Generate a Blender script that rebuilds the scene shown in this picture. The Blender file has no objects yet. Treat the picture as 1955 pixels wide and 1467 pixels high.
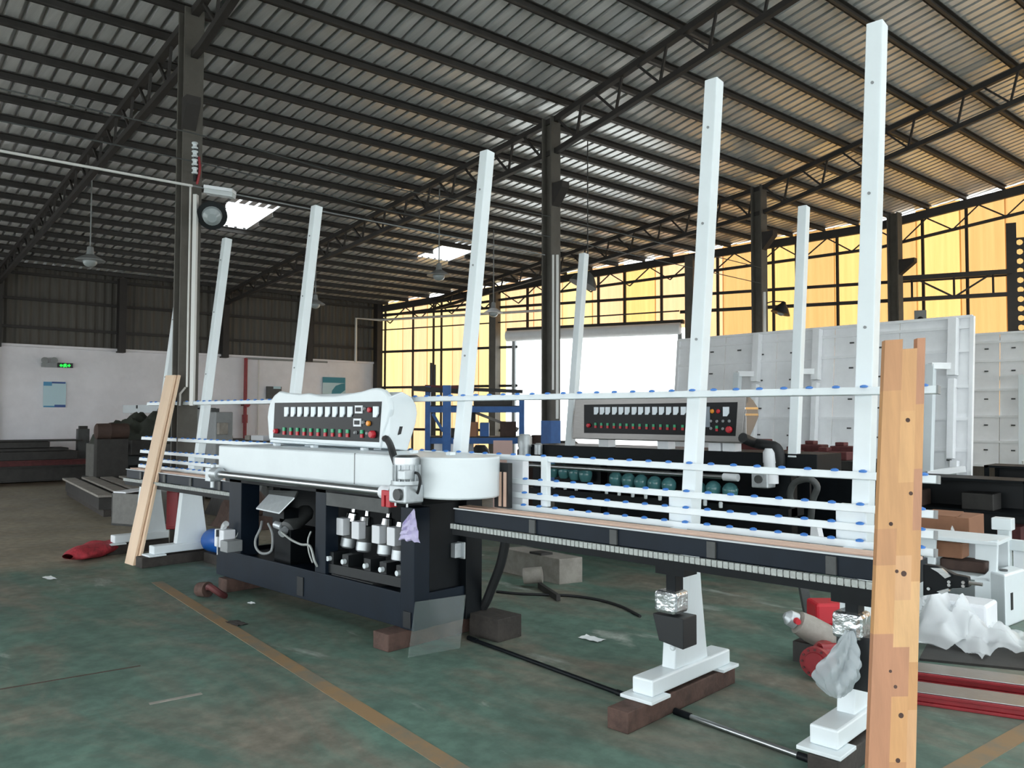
import bpy, bmesh, math, random
import numpy as np
from mathutils import Vector, Matrix
random.seed(7)
SC = bpy.context.scene
COL = SC.collection

# ---------------------------------------------------------------- camera, sky, exposure
FPX, CX, CY, CAM_H = 1550.0, 977.5, 733.5, 1.6
YAW, ROLL, PITCH = math.atan2(1627, 1550), 0.003, math.atan2(60, 1550)
_fw = Vector((-math.cos(YAW), math.sin(YAW), 0)); _rt = Vector((_fw.y, -_fw.x, 0)); _up = Vector((0, 0, 1))
CF = _fw * math.cos(PITCH) + _up * math.sin(PITCH)
_U = _up * math.cos(PITCH) - _fw * math.sin(PITCH)
CR = _rt * math.cos(ROLL) + _U * math.sin(ROLL)
CV = -_rt * math.sin(ROLL) + _U * math.cos(ROLL)
CAM = Vector((0, 0, CAM_H))
cd = bpy.data.cameras.new('camera'); cam = bpy.data.objects.new('camera', cd); COL.objects.link(cam)
cd.sensor_width = 36.0; cd.lens = FPX / 1955 * 36.0; cd.clip_end = 300; cd.clip_start = 0.05
cam.matrix_world = Matrix(((CR.x, CV.x, -CF.x, 0), (CR.y, CV.y, -CF.y, 0), (CR.z, CV.z, -CF.z, CAM_H), (0, 0, 0, 1)))
SC.camera = cam

W = bpy.data.worlds.new('overcast_sky'); SC.world = W; W.use_nodes = True
bg = W.node_tree.nodes['Background']
bg.inputs[0].default_value = (0.90, 0.97, 1.0, 1); bg.inputs[1].default_value = 1.0
SC.view_settings.view_transform = 'Standard'; SC.view_settings.look = 'None'
SC.view_settings.gamma = 1.0; SC.view_settings.use_curve_mapping = False
SC.view_settings.exposure = 2.28
SC.cycles.max_bounces = 10; SC.cycles.diffuse_bounces = 6; SC.cycles.transmission_bounces = 6
SC.cycles.transparent_max_bounces = 12; SC.cycles.use_denoising = True
SC.cycles.sample_clamp_indirect = 6.0
SC.cycles.caustics_reflective = False; SC.cycles.caustics_refractive = False

# ---------------------------------------------------------------- measuring helpers
def _ray(x, y): return CF + CR * ((x - CX) / FPX) + CV * ((CY - y) / FPX)
def atZ(x, y, z=0.0): d = _ray(x, y); return CAM + d * ((z - CAM_H) / d.z)
def atY(x, y, Y): d = _ray(x, y); return CAM + d * (Y / d.y)
def atX(x, y, X): d = _ray(x, y); return CAM + d * (X / d.x)
def atD(x, y, D): return CAM + _ray(x, y) * D
# the building stands about 6 degrees off the machines: u across the hall, v along it
BO = Vector((-8.2, 9.64, 0)); BU = Vector((math.cos(math.radians(6)), -math.sin(math.radians(6)), 0)); BV = Vector((-BU.y, BU.x, 0))
def B(u, v, z=0.0): return BO + BU * u + BV * v + Vector((0, 0, z))
def atU(x, y, u):                       # on the plane u = const
    d = _ray(x, y); k = (u - (CAM - BO).dot(BU)) / d.dot(BU); return CAM + d * k
GP = Vector((-22.1, 16.0, 0)); GD = Vector((15.6, 4.9, 0)).normalized(); GN = Vector((GD.y, -GD.x, 0))   # gable line, normal to the inside
def G(s, z=0.0, off=0.0): return GP + GD * s + GN * off + Vector((0, 0, z))
def gs(x, y, off=0.0):                  # (s, z) on the gable plane
    d = _ray(x, y); k = ((GP - CAM).dot(GN) + off) / d.dot(GN); p = CAM + d * k
    return (p - GP).dot(GD), p.z
def roof_z(u):
    if u <= 0: return 6.5 + u * 0.09
    if u <= 9: return 6.5 + u * 0.2
    return 8.3 - (u - 9) * 0.2
def v_gable(u): return 5.12 + 0.433 * (u + 13.9)

# ---------------------------------------------------------------- materials
def srgb(h):
    c = [int(h[i:i + 2], 16) / 255 for i in (0, 2, 4)]
    return tuple(x / 12.92 if x <= 0.04045 else ((x + 0.055) / 1.055) ** 2.4 for x in c) + (1,)
def mat(name, col, rough=0.5, metal=0.0, var=0.0, scale=8.0, bump=0.0, bscale=60.0, spec=0.5, stretch=None, col2=None, emit=None):
    m = bpy.data.materials.new(name); m.use_nodes = True
    nt = m.node_tree; b = nt.nodes['Principled BSDF']
    c = srgb(col) if isinstance(col, str) else col
    b.inputs['Base Color'].default_value = c; b.inputs['Roughness'].default_value = rough; b.inputs['Metallic'].default_value = metal
    b.inputs['Specular IOR Level'].default_value = spec
    if var or col2 or bump:
        tc = nt.nodes.new('ShaderNodeTexCoord'); mp = nt.nodes.new('ShaderNodeMapping'); nt.links.new(tc.outputs['Object'], mp.inputs[0])
        if stretch: mp.inputs['Scale'].default_value = stretch
    if var or col2:
        nz = nt.nodes.new('ShaderNodeTexNoise'); nz.inputs['Scale'].default_value = scale; nz.inputs['Detail'].default_value = 6; nz.inputs['Roughness'].default_value = 0.65
        nt.links.new(mp.outputs[0], nz.inputs['Vector'])
        rp = nt.nodes.new('ShaderNodeValToRGB'); rp.color_ramp.elements[0].position = 0.38; rp.color_ramp.elements[1].position = 0.62
        d = srgb(col2) if col2 else tuple(max(0, x * (1 - var)) for x in c[:3]) + (1,)
        rp.color_ramp.elements[0].color = d; rp.color_ramp.elements[1].color = c
        nt.links.new(nz.outputs[0], rp.inputs[0]); nt.links.new(rp.outputs[0], b.inputs['Base Color'])
    if bump:
        n2 = nt.nodes.new('ShaderNodeTexNoise'); n2.inputs['Scale'].default_value = bscale; n2.inputs['Detail'].default_value = 4
        nt.links.new(mp.outputs[0], n2.inputs['Vector'])
        bp = nt.nodes.new('ShaderNodeBump'); bp.inputs['Strength'].default_value = bump; bp.inputs['Distance'].default_value = 0.01
        nt.links.new(n2.outputs[0], bp.inputs['Height']); nt.links.new(bp.outputs[0], b.inputs['Normal'])
    if emit:
        b.inputs['Emission Color'].default_value = srgb(emit[0]); b.inputs['Emission Strength'].default_value = emit[1]
    return m
def sheet_mat(name, col, trans=0.75, stretch=(6, 6, 0.25)):
    m = bpy.data.materials.new(name); m.use_nodes = True; nt = m.node_tree; nt.nodes.remove(nt.nodes['Principled BSDF'])
    out = nt.nodes['Material Output']
    t = nt.nodes.new('ShaderNodeBsdfTranslucent'); d = nt.nodes.new('ShaderNodeBsdfDiffuse'); mx = nt.nodes.new('ShaderNodeMixShader')
    tc = nt.nodes.new('ShaderNodeTexCoord'); mp = nt.nodes.new('ShaderNodeMapping'); mp.inputs['Scale'].default_value = stretch
    nz = nt.nodes.new('ShaderNodeTexNoise'); nz.inputs['Scale'].default_value = 1.6; nz.inputs['Detail'].default_value = 5
    rp = nt.nodes.new('ShaderNodeValToRGB'); c = srgb(col)
    rp.color_ramp.elements[0].position = 0.3; rp.color_ramp.elements[1].position = 0.7
    rp.color_ramp.elements[0].color = (c[0] * .9, c[1] * .87, c[2] * .82, 1); rp.color_ramp.elements[1].color = c
    nt.links.new(tc.outputs['Object'], mp.inputs[0]); nt.links.new(mp.outputs[0], nz.inputs['Vector']); nt.links.new(nz.outputs[0], rp.inputs[0])
    nt.links.new(rp.outputs[0], t.inputs[0]); nt.links.new(rp.outputs[0], d.inputs[0])
    mx.inputs[0].default_value = trans; nt.links.new(d.outputs[0], mx.inputs[1]); nt.links.new(t.outputs[0], mx.inputs[2]); nt.links.new(mx.outputs[0], out.inputs[0])
    return m
def film_mat(name, col, alpha=0.5, rough=0.25):
    m = bpy.data.materials.new(name); m.use_nodes = True; nt = m.node_tree; b = nt.nodes['Principled BSDF']
    b.inputs['Base Color'].default_value = srgb(col); b.inputs['Roughness'].default_value = rough
    tr = nt.nodes.new('ShaderNodeBsdfTransparent'); mx = nt.nodes.new('ShaderNodeMixShader'); mx.inputs[0].default_value = alpha
    nt.links.new(tr.outputs[0], mx.inputs[1]); nt.links.new(b.outputs[0], mx.inputs[2]); nt.links.new(mx.outputs[0], nt.nodes['Material Output'].inputs[0])
    return m
M = dict(
    white=mat('white_enamel', 'dfe6e9', 0.35, var=0.04, scale=3),
    rackw=mat('rack_white', 'f8f9fb', 0.5, var=0.05, scale=4),
    whiteb=mat('white_plate', 'e6e8ec', 0.5, var=0.06, scale=4),
    navy=mat('navy_enamel', '101b27', 0.45, var=0.2, scale=6, spec=.22),
    navyd=mat('navy_oily', '0c1115', 0.5, var=0.3, scale=9, spec=.2),
    black=mat('black_paint', '15181b', 0.45),
    panel=mat('panel_black', '0d0d10', 0.35, spec=.2),
    rubber=mat('rubber', '1b1c1e', 0.6),
    steel=mat('brushed_steel', 'b9bcbe', 0.32, 1.0, var=0.15, scale=20, stretch=(1, 8, 8)),
    stain=mat('stainless', '8d8a88', 0.38, 0.9, var=0.12, scale=30, stretch=(0.3, 6, 6)),
    alu=mat('cast_aluminium', 'c3c8cb', 0.45, 0.6, var=0.1, scale=25),
    chrome=mat('chrome', 'd8dadb', 0.15, 1.0),
    foil=mat('foil', 'd4d8da', 0.22, 0.9, bump=0.9, bscale=25),
    chain=mat('chain_grey', 'a9adaa', 0.5, 0.4, var=0.2, scale=40),
    grey=mat('grey_paint', '8c8f90', 0.5, var=0.1),
    greyd=mat('grey_dark', '4a4c4c', 0.55, var=0.25),
    red=mat('red_plastic', 'b8222e', 0.4),
    redb=mat('red_paint', '8e2028', 0.45, var=0.2),
    rust=mat('red_oxide', '5e2c2c', 0.7, var=0.35, scale=10),
    orange=mat('orange_lens', 'e0902a', 0.3),
    green=mat('green_plastic', '2f9c6d', 0.4),
    blue=mat('blue_plastic', '2f74c4', 0.4),
    bluedk=mat('blue_steel', '2e5f9e', 0.5, var=0.2),
    bluebr=mat('blue_drum', '1a56a4', 0.35),
    lens=mat('meter_face', 'dfe7ee', 0.3),
    teal=mat('teal_cover', '4f8386', 0.12, var=0.15, scale=6),
    pad=mat('felt_pad', 'd9b9a6', 0.8, var=0.1),
    wood=mat('pale_pine', 'e0c4a8', 0.6, var=0.12, scale=3, stretch=(1, 1, 0.08), bump=0.1),
    timber=mat('old_timber', '58423a', 0.85, var=0.45, scale=9, bump=0.5, bscale=30),
    timberd=mat('dark_timber', '3c3733', 0.85, var=0.4, scale=9, bump=0.5, bscale=30),
    card=mat('cardboard', '93684f', 0.8, var=0.12),
    brown=mat('brown_scrap', '4c3a33', 0.8, var=0.3),
    iron=mat('mill_scale', '3a3836', 0.6, 0.3, var=0.3, scale=7),
    slat=mat('worn_steel', '98928a', 0.6, 0.0, var=0.3, scale=7),
    tarp=mat('tarpaulin', '34382f', 0.7, var=0.35, scale=5, bump=0.6, bscale=8),
    column=mat('column_paint', '5c5852', 0.7, var=0.2, scale=4),
    truss=mat('truss_paint', '2f2b29', 0.65, var=0.2),
    purlin=mat('purlin_steel', '403d3b', 0.6, 0.2, var=0.25, scale=3),
    deck=mat('roof_sheet', 'e4e4e4', 0.3, 0.42, var=0.2, scale=1.5, stretch=(0.15, 5, 1)),
    clad=mat('cladding_dark', '57534d', 0.65, var=0.2, scale=2, stretch=(5, 5, 0.3)),
    plaster=mat('whitewash', 'e8e6ea', 0.85, var=0.10, scale=1.2, bump=0.2, bscale=12),
    conduit=mat('white_conduit', 'd4d3d0', 0.5),
    mesh=mat('red_mesh', 'b43440', 0.7, var=0.45, scale=22, bump=.8, bscale=30), boxg=mat('box_grey', '6a6965', 0.6, var=.2),
    emg=mat('exit_green', '12a02c', 0.4, emit=('16d838', 0.55)),
    paper=mat('paper', 'dfe3e4', 0.7),
    pos_a=mat('poster_pale', 'b9d4dc', 0.5), pos_b=mat('poster_blue', '4c8fb8', 0.5), pos_t=mat('poster_teal', '2d7f92', 0.5), pos_n=mat('poster_navy', '33538f', 0.5),
    globe=mat('lamp_globe', '9aa2a4', 0.12),
    amb_a=sheet_mat('amber_sheet_yellow', 'cdaf79'), amb_b=sheet_mat('amber_sheet_peach', 'cfa27a'), amb_c=sheet_mat('amber_sheet_gold', 'b98c58'), amb_d=sheet_mat('amber_sheet_straw', 'cc9f62'),
    sky=sheet_mat('skylight_sheet', 'f4f7f8', 0.9), glass=film_mat('acrylic', '8f9c98', 0.13, 0.12),
    film=film_mat('clear_film', 'eef2f4', 0.5, 0.3), filmp=film_mat('lilac_film', 'cfc6ea', 0.85, 0.35), bag=film_mat('grey_bag', 'b9c2c6', 0.6, 0.25),
    line=mat('line_paint', '9a7440', 0.7), screen=mat('screen_grey', '7d8790', 0.2), pink=mat('pink_sheet', 'd8b6ad', 0.7), ground=mat('yard_concrete', 'd2d2ce', 0.9),
)

# ---------------------------------------------------------------- mesh building helpers
class MB:
    def __init__(s): s.v = []; s.f = []; s.mi = []; s.cur = 0
    def add(s, vs, fs):
        o = len(s.v); s.v += [tuple(v) for v in vs]; s.f += [tuple(i + o for i in f) for f in fs]; s.mi += [s.cur] * len(fs); return s
    def box(s, x0, x1, y0, y1, z0, z1):
        vs = [(x, y, z) for x in (x0, x1) for y in (y0, y1) for z in (z0, z1)]
        return s.add(vs, [(0, 1, 3, 2), (4, 6, 7, 5), (0, 4, 5, 1), (2, 3, 7, 6), (0, 2, 6, 4), (1, 5, 7, 3)])
    def obox(s, c, ax, ay, az):           # centre and three half-axes
        c = Vector(c); ax, ay, az = Vector(ax), Vector(ay), Vector(az)
        vs = [c + ax * i + ay * j + az * k for i in (-1, 1) for j in (-1, 1) for k in (-1, 1)]
        return s.add(vs, [(0, 1, 3, 2), (4, 6, 7, 5), (0, 4, 5, 1), (2, 3, 7, 6), (0, 2, 6, 4), (1, 5, 7, 3)])
    def bar(s, p0, p1, w, h=None, up=(0, 0, 1)):
        p0, p1 = Vector(p0), Vector(p1); h = h or w; d = p1 - p0; L = d.length; d.normalize(); up = Vector(up)
        if abs(d.dot(up)) > 0.98: up = Vector((0, 1, 0))
        x = d.cross(up).normalized(); y = x.cross(d).normalized()
        return s.obox((p0 + p1) / 2, d * (L / 2), x * (w / 2), y * (h / 2))
    def cyl(s, p0, p1, r0, r1=None, n=16, caps=True):
        r1 = r0 if r1 is None else r1; p0, p1 = Vector(p0), Vector(p1); d = (p1 - p0).normalized()
        a = Vector((0, 0, 1)) if abs(d.z) < 0.9 else Vector((1, 0, 0)); x = d.cross(a).normalized(); y = d.cross(x)
        vs = []; 
        for p, r in ((p0, r0), (p1, r1)): vs += [p + x * (r * math.cos(2 * math.pi * i / n)) + y * (r * math.sin(2 * math.pi * i / n)) for i in range(n)]
        fs = [(i, (i + 1) % n, n + (i + 1) % n, n + i) for i in range(n)]
        if caps: fs += [tuple(range(n - 1, -1, -1)), tuple(range(n, 2 * n))]
        return s.add(vs, fs)
    def lathe(s, o, d, prof, n=20):       # prof: list of (along, radius)
        o = Vector(o); d = Vector(d).normalized(); a = Vector((0, 0, 1)) if abs(d.z) < 0.9 else Vector((1, 0, 0)); x = d.cross(a).normalized(); y = d.cross(x)
        vs = []; fs = []
        for t, r in prof: vs += [o + d * t + x * (r * math.cos(2 * math.pi * i / n)) + y * (r * math.sin(2 * math.pi * i / n)) for i in range(n)]
        for k in range(len(prof) - 1): fs += [(k * n + i, k * n + (i + 1) % n, (k + 1) * n + (i + 1) % n, (k + 1) * n + i) for i in range(n)]
        fs += [tuple(range(n - 1, -1, -1)), tuple(range((len(prof) - 1) * n, len(prof) * n))]
        return s.add(vs, fs)
    def tube(s, pts, r, n=8, smooth=4):
        P = [Vector(p) for p in pts]
        if smooth and len(P) > 2:          # Catmull-Rom
            Q = []; E = [P[0]] + P + [P[-1]]
            for i in range(1, len(E) - 2):
                for k in range(smooth):
                    t = k / smooth; a, b, c, d = E[i - 1], E[i], E[i + 1], E[i + 2]
                    Q.append(0.5 * ((2 * b) + (c - a) * t + (2 * a - 5 * b + 4 * c - d) * t * t + (3 * b - a - 3 * c + d) * t ** 3))
            Q.append(P[-1]); P = Q
        vs = []; fs = []; px = None
        for i, p in enumerate(P):
            d = (P[min(i + 1, len(P) - 1)] - P[max(i - 1, 0)]).normalized()
            if px is None: a = Vector((0, 0, 1)) if abs(d.z) < 0.9 else Vector((1, 0, 0)); px = d.cross(a).normalized()
            px = (px - d * px.dot(d)).normalized(); y = d.cross(px)
            vs += [p + px * (r * math.cos(2 * math.pi * k / n)) + y * (r * math.sin(2 * math.pi * k / n)) for k in range(n)]
        for i in range(len(P) - 1): fs += [(i * n + k, i * n + (k + 1) % n, (i + 1) * n + (k + 1) % n, (i + 1) * n + k) for k in range(n)]
        fs += [tuple(range(n - 1, -1, -1)), tuple(range((len(P) - 1) * n, len(P) * n))]
        return s.add(vs, fs)
    def prism(s, pts, off):                # planar polygon (3-D points) pushed along off
        n = len(pts); P = [Vector(p) for p in pts]; off = Vector(off)
        return s.add(P + [p + off for p in P], [tuple(range(n - 1, -1, -1)), tuple(range(n, 2 * n))] + [(i, (i + 1) % n, n + (i + 1) % n, n + i) for i in range(n)])
    def sphere(s, c, r, n=14, m=8, sz=1.0):
        c = Vector(c); prof = [(-r * sz * math.cos(math.pi * k / m), max(0.001, r * math.sin(math.pi * k / m))) for k in range(m + 1)]
        return s.lathe(c, (0, 0, 1), prof, n)
    def grid(s, fn, nu, nv, thick=None):
        vs = [fn(i / nu, j / nv) for i in range(nu + 1) for j in range(nv + 1)]
        return s.add(vs, [(i * (nv + 1) + j, (i + 1) * (nv + 1) + j, (i + 1) * (nv + 1) + j + 1, i * (nv + 1) + j + 1) for i in range(nu) for j in range(nv)])

def origin_of(o):
    p = Vector((0, 0, 0))
    while o is not None: p += o.location; o = o.parent
    return p
def obj(name, mb, m, parent=None, smooth=False, bevel=0.0, solid=0.0, kind=None, label=None):
    """link one mesh object; vertices are given in world space"""
    org = origin_of(parent)
    me = bpy.data.meshes.new(name)
    me.from_pydata([tuple(Vector(v) - org) for v in mb.v], [], mb.f)
    for mm in (m if isinstance(m, (list, tuple)) else [m]): me.materials.append(mm)
    if isinstance(m, (list, tuple)): me.polygons.foreach_set('material_index', mb.mi)
    bm = bmesh.new(); bm.from_mesh(me); bmesh.ops.recalc_face_normals(bm, faces=bm.faces); bm.to_mesh(me); bm.free()
    if smooth:
        me.polygons.foreach_set('use_smooth', [True] * len(me.polygons)); me.set_sharp_from_angle(angle=math.radians(38))
    me.update()
    o = bpy.data.objects.new(name, me); COL.objects.link(o)
    if parent is not None: o.parent = parent
    if bevel:
        b = o.modifiers.new('edge', 'BEVEL'); b.width = bevel; b.segments = 2; b.limit_method = 'ANGLE'
    if solid:
        b = o.modifiers.new('thickness', 'SOLIDIFY'); b.thickness = solid; b.offset = 0
    if kind: o['kind'] = kind
    if label: o['label'] = label
    return o
def tag(o, label, cat, group=None):
    o['label'] = label; o['category'] = cat
    if group: o['group'] = group
    return o
def thing(name, label, cat, loc=(0, 0, 0), group=None):
    o = bpy.data.objects.new(name, None); COL.objects.link(o); o.location = Vector(loc); o.empty_display_size = 0.1
    return tag(o, label, cat, group)
def struct(name, mb=None, m=None, label=None, **k):
    if mb is None:
        o = bpy.data.objects.new(name, None); COL.objects.link(o)
    else: o = obj(name, mb, m, **k)
    o['kind'] = 'structure'
    if label: o['label'] = label
    return o
def single(name, mb, m, label, cat, group=None, **k):
    """a thing made of one mesh: give it its own origin"""
    lo = [min(v[i] for v in mb.v) for i in range(3)]; hi = [max(v[i] for v in mb.v) for i in range(3)]
    c = Vector(((lo[0] + hi[0]) / 2, (lo[1] + hi[1]) / 2, lo[2]))
    mb.v = [tuple(Vector(v) - c) for v in mb.v]
    o = obj(name, mb, m, **k); o.location = c
    return tag(o, label, cat, group)
def stamp(src, pos, parent, name=None):
    """a copy that shares the mesh: pos in world space"""
    o = src.copy(); COL.objects.link(o); o.parent = parent; o.location = Vector(pos) - origin_of(parent)
    return o
def proto(name, mb, m, parent, pos, **k):
    """first of a row of alike pieces; mesh is centred on 0"""
    o = obj(name, mb, m, **k); o.parent = parent; o.location = Vector(pos) - origin_of(parent); return o
def row_of(name, mbfn, m, parent, positions, **k):
    a = MB(); mbfn(a); first = None
    for p in positions:
        if first is None: first = proto(name, a, m, parent, p, **k)
        else: stamp(first, p, parent)
    return first
# ================================================================ THE HALL
def floor_mat():
    m = bpy.data.materials.new('floor_coating'); m.use_nodes = True; nt = m.node_tree; b = nt.nodes['Principled BSDF']; L = nt.links.new
    tc = nt.nodes.new('ShaderNodeTexCoord'); sep = nt.nodes.new('ShaderNodeSeparateXYZ'); L(tc.outputs['Object'], sep.inputs[0])
    def noise(sc, det=6, rough=.62, dist=0.0, st=None):
        n = nt.nodes.new('ShaderNodeTexNoise'); n.inputs['Scale'].default_value = sc; n.inputs['Detail'].default_value = det; n.inputs['Roughness'].default_value = rough; n.inputs['Distortion'].default_value = dist
        if st:
            mp = nt.nodes.new('ShaderNodeMapping'); mp.inputs['Scale'].default_value = st; mp.inputs['Rotation'].default_value = (0, 0, math.radians(-6)); L(tc.outputs['Object'], mp.inputs[0]); L(mp.outputs[0], n.inputs['Vector'])
        else: L(tc.outputs['Object'], n.inputs['Vector'])
        return n.outputs[0]
    def ramp(f, a, b_, ca=(0, 0, 0, 1), cb=(1, 1, 1, 1)):
        r = nt.nodes.new('ShaderNodeValToRGB'); e = r.color_ramp.elements; e[0].position = a; e[1].position = b_; e[0].color = ca; e[1].color = cb; L(f, r.inputs[0]); return r.outputs[0]
    def mix(f, a, b_):
        x = nt.nodes.new('ShaderNodeMix'); x.data_type = 'RGBA'; L(f, x.inputs[0]); L(a, x.inputs[6]); L(b_, x.inputs[7]); return x.outputs[2]
    def math_(op, a, b_):
        x = nt.nodes.new('ShaderNodeMath'); x.operation = op
        for i, q in enumerate((a, b_)):
            if isinstance(q, (int, float)): x.inputs[i].default_value = q
            else: L(q, x.inputs[i])
        return x.outputs[0]
    green = ramp(noise(1.3, 8), .35, .7, srgb('54695f'), srgb('668275'))
    worn = ramp(noise(3.0, 8), .3, .7, srgb('686459'), srgb('8a8477'))
    conc = ramp(noise(1.1, 8), .3, .7, srgb('7b7364'), srgb('a69b88'))
    pale = ramp(noise(5.0, 5), .3, .7, srgb('8d948d'), srgb('b4bab2'))
    wearmask = ramp(noise(.55, 9, .66, .6, (1.0, 2.6, 1)), .45, .63)
    palemask = ramp(noise(.9, 7, .6, .4, (0.8, 2.2, 1)), .615, .69)
    c = mix(wearmask, green, worn); c = mix(palemask, c, pale)
    edge = math_('ADD', sep.outputs[0], math_('MULTIPLY', noise(.8, 6), 1.6))
    conmask = ramp(edge, 0, 1); conmask.node.color_ramp.elements[0].position = 0
    # concrete beyond x = -9: 0 on the green side, 1 on the bare side
    t = math_('MULTIPLY', math_('ADD', edge, 8.3), -1.4)
    mr = nt.nodes.new('ShaderNodeClamp'); L(t, mr.inputs[0]); c = mix(mr.outputs[0], c, conc)
    dirt = ramp(noise(9, 6), .40, .62, (.72, .72, .72, 1), (1, 1, 1, 1))
    mu = nt.nodes.new('ShaderNodeMix'); mu.data_type = 'RGBA'; mu.blend_type = 'MULTIPLY'; mu.inputs[0].default_value = 1; L(c, mu.inputs[6]); L(dirt, mu.inputs[7])
    L(mu.outputs[2], b.inputs['Base Color'])
    L(ramp(noise(2.2, 6), .3, .7, (.42, .42, .42, 1), (.7, .7, .7, 1)), b.inputs['Roughness'])
    b.inputs['Specular IOR Level'].default_value = 0.35
    return m
UMIN, UMAX, VMIN = -13.9, 17.0, -14.0
f = MB(); f.prism([B(UMIN, VMIN), B(UMAX, VMIN), B(UMAX, v_gable(UMAX)), B(UMIN, v_gable(UMIN))], (0, 0, -0.1))
floor = struct('floor', f, floor_mat())
g = MB(); g.box(-90, 90, -90, 90, -0.3, -0.12); struct('ground', g, M['ground'])
# worn line paint on the floor
def line_mat():
    m = mat('worn_line', '8f6b3d', 0.7); nt = m.node_tree; b = nt.nodes['Principled BSDF']
    tc = nt.nodes.new('ShaderNodeTexCoord'); n = nt.nodes.new('ShaderNodeTexNoise'); n.inputs['Scale'].default_value = 2.4; n.inputs['Detail'].default_value = 8; n.inputs['Roughness'].default_value = .7
    nt.links.new(tc.outputs['Object'], n.inputs['Vector']); r = nt.nodes.new('ShaderNodeValToRGB'); r.color_ramp.elements[0].position = .36; r.color_ramp.elements[1].position = .56
    r.color_ramp.elements[0].color = srgb('6d6a5e'); r.color_ramp.elements[1].color = srgb('896f50'); nt.links.new(n.outputs[0], r.inputs[0]); nt.links.new(r.outputs[0], b.inputs['Base Color']); return m
LINE = line_mat()
def stripe(a, b, w):
    a, b = Vector(a), Vector(b); d = (b - a).normalized(); n = Vector((-d.y, d.x, 0)) * (w / 2); m = MB()
    m.prism([a + n, a - n, b - n, b + n], (0, 0, .003)); return m
a, b = atZ(300, 1112), atZ(870, 1467); d = (b - a).normalized()
obj('line_marking', stripe(a, b + d * 2.5, .10), LINE, floor)
a, b = atZ(1955, 1398), atZ(1835, 1467); d = (b - a).normalized()
obj('line_marking', stripe(a - d * 1.5, b + d * 2.0, .10), LINE, floor)

a, b = atZ(0, 1317), atZ(268, 1272); obj('floor_joint', stripe(a + (a - b) * .4, b, .012), M['brown'], floor)
a, b = atZ(285, 1345), atZ(385, 1325); obj('floor_scuff', stripe(a, b, .03), M['slat'], floor)

# roof deck: ribbed sheet, ribs run down the slope
SKY = [(-8.42, -6.86, -2.6, -1.6), (-8.46, -7.04, 3.0, 4.0), *[(a_, a_ + 3.0, -12.0 + 2.8 * k_, -9.8 + 2.8 * k_) for k_ in range(9) for a_ in (5.8, 9.6)]]  # the unseen rows near the ridge are added to brighten the hall
dk = MB(); ub = sorted({-14.3, 0.0, 9.0, 17.3, *[s[0] for s in SKY], *[s[1] for s in SKY]})
n0, n1 = -71, 95
for i in range(n0, n1):
    v0 = i * 0.2
    us = -14.3 if v0 < 5.0 else (v0 + .2 - 5.12) / .433 - 13.9 - .5
    if us > 17: break
    U_ = [us] + [u for u in ub if u > us + .05]
    prof = [(0, 0), (.134, 0), (.138, .10), (.196, .10), (.2, 0)]
    base = len(dk.v)
    for u in U_:
        for dv, dz in prof: dk.v.append(tuple(B(u, v0 + dv, roof_z(u) + dz)))
    for k in range(len(U_) - 1):
        um = (U_[k] + U_[k + 1]) / 2
        if any(s[0] < um < s[1] and s[2] < v0 + .1 < s[3] for s in SKY): continue
        for j in range(4):
            a_ = base + k * 5 + j; dk.f.append((a_, a_ + 1, a_ + 6, a_ + 5)); dk.mi.append(0)
ceiling = struct('ceiling', dk, M['deck'])
for s in SKY:
    m = MB(); vs = [B(s[0], s[2], roof_z(s[0]) + .03), B(s[1], s[2], roof_z(s[1]) + .03), B(s[1], s[3], roof_z(s[1]) + .03), B(s[0], s[3], roof_z(s[0]) + .03)]
    m.add(vs, [(0, 1, 2, 3)]); obj('skylight', m, M['sky'], ceiling, label='pale translucent sheet let into the dark roof, unseen rows added to light the hall')
u = -13.5
while u < 17:
    vg = min(v_gable(u), 18) - .05; z = roof_z(u); m = MB()
    p = lambda v, du, dz: B(u + du, v, z + dz)
    spans = [(VMIN, vg)]
    for s in SKY[:2]:
        if s[0] < u < s[1]: spans = [q_ for a_, b_ in spans for q_ in ((a_, min(b_, s[2])), (max(a_, s[3]), b_)) if q_[1] > q_[0]]
    for (va, vb), (du0, du1, z0, z1) in [(q_, w_) for q_ in spans for w_ in ((-.012, .012, -.11, -.004), (.0, .06, -.11, -.098), (.0, .06, -.016, -.004))]:
        vs = [p(v, du, dz) for du in (du0, du1) for v in (va, vb) for dz in (z0, z1)]
        m.add(vs, [(0, 1, 3, 2), (4, 6, 7, 5), (0, 4, 5, 1), (2, 3, 7, 6), (0, 2, 6, 4), (1, 5, 7, 3)])
    obj('purlin', m, M['purlin'], ceiling); u += .72

# trusses
def truss(v, label):
    t = struct('roof_truss', label=label)
    t.location = B(0, v, 5.9)
    us = max(-13.75, (v - 5.12) / .433 - 13.8)
    ks = [us, 0, 9, 16.8]
    for a, b in zip(ks, ks[1:]):
        for dz, w in ((-.21, .09), (-.72, .08)):
            ra = roof_z(a) + dz; rb = roof_z(b) + dz
            if a == us and dz < -.5: ra += .22
            obj('chord', MB().bar(B(a, v, ra), B(b, v, rb), w, w), M['truss'], t)
        n = max(2, round((b - a) / .8)); 
        for i in range(n):
            u0 = a + (b - a) * i / n; u1 = a + (b - a) * (i + .5) / n; u2 = a + (b - a) * (i + 1) / n
            lift = lambda u: .22 * max(0, 1 - (u - us) / (0 - us)) if u < 0 else 0
            obj('web_member', MB().bar(B(u0, v, roof_z(u0) - .23), B(u1, v, roof_z(u1) - .70 + lift(u1)), .032), M['truss'], t)
            obj('web_member', MB().bar(B(u1, v, roof_z(u1) - .70 + lift(u1)), B(u1 + .12, v, roof_z(u1 + .12) - .23), .032), M['truss'], t)
    return t
truss(-11.1, 'dark lattice roof truss over the open front of the hall')
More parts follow.
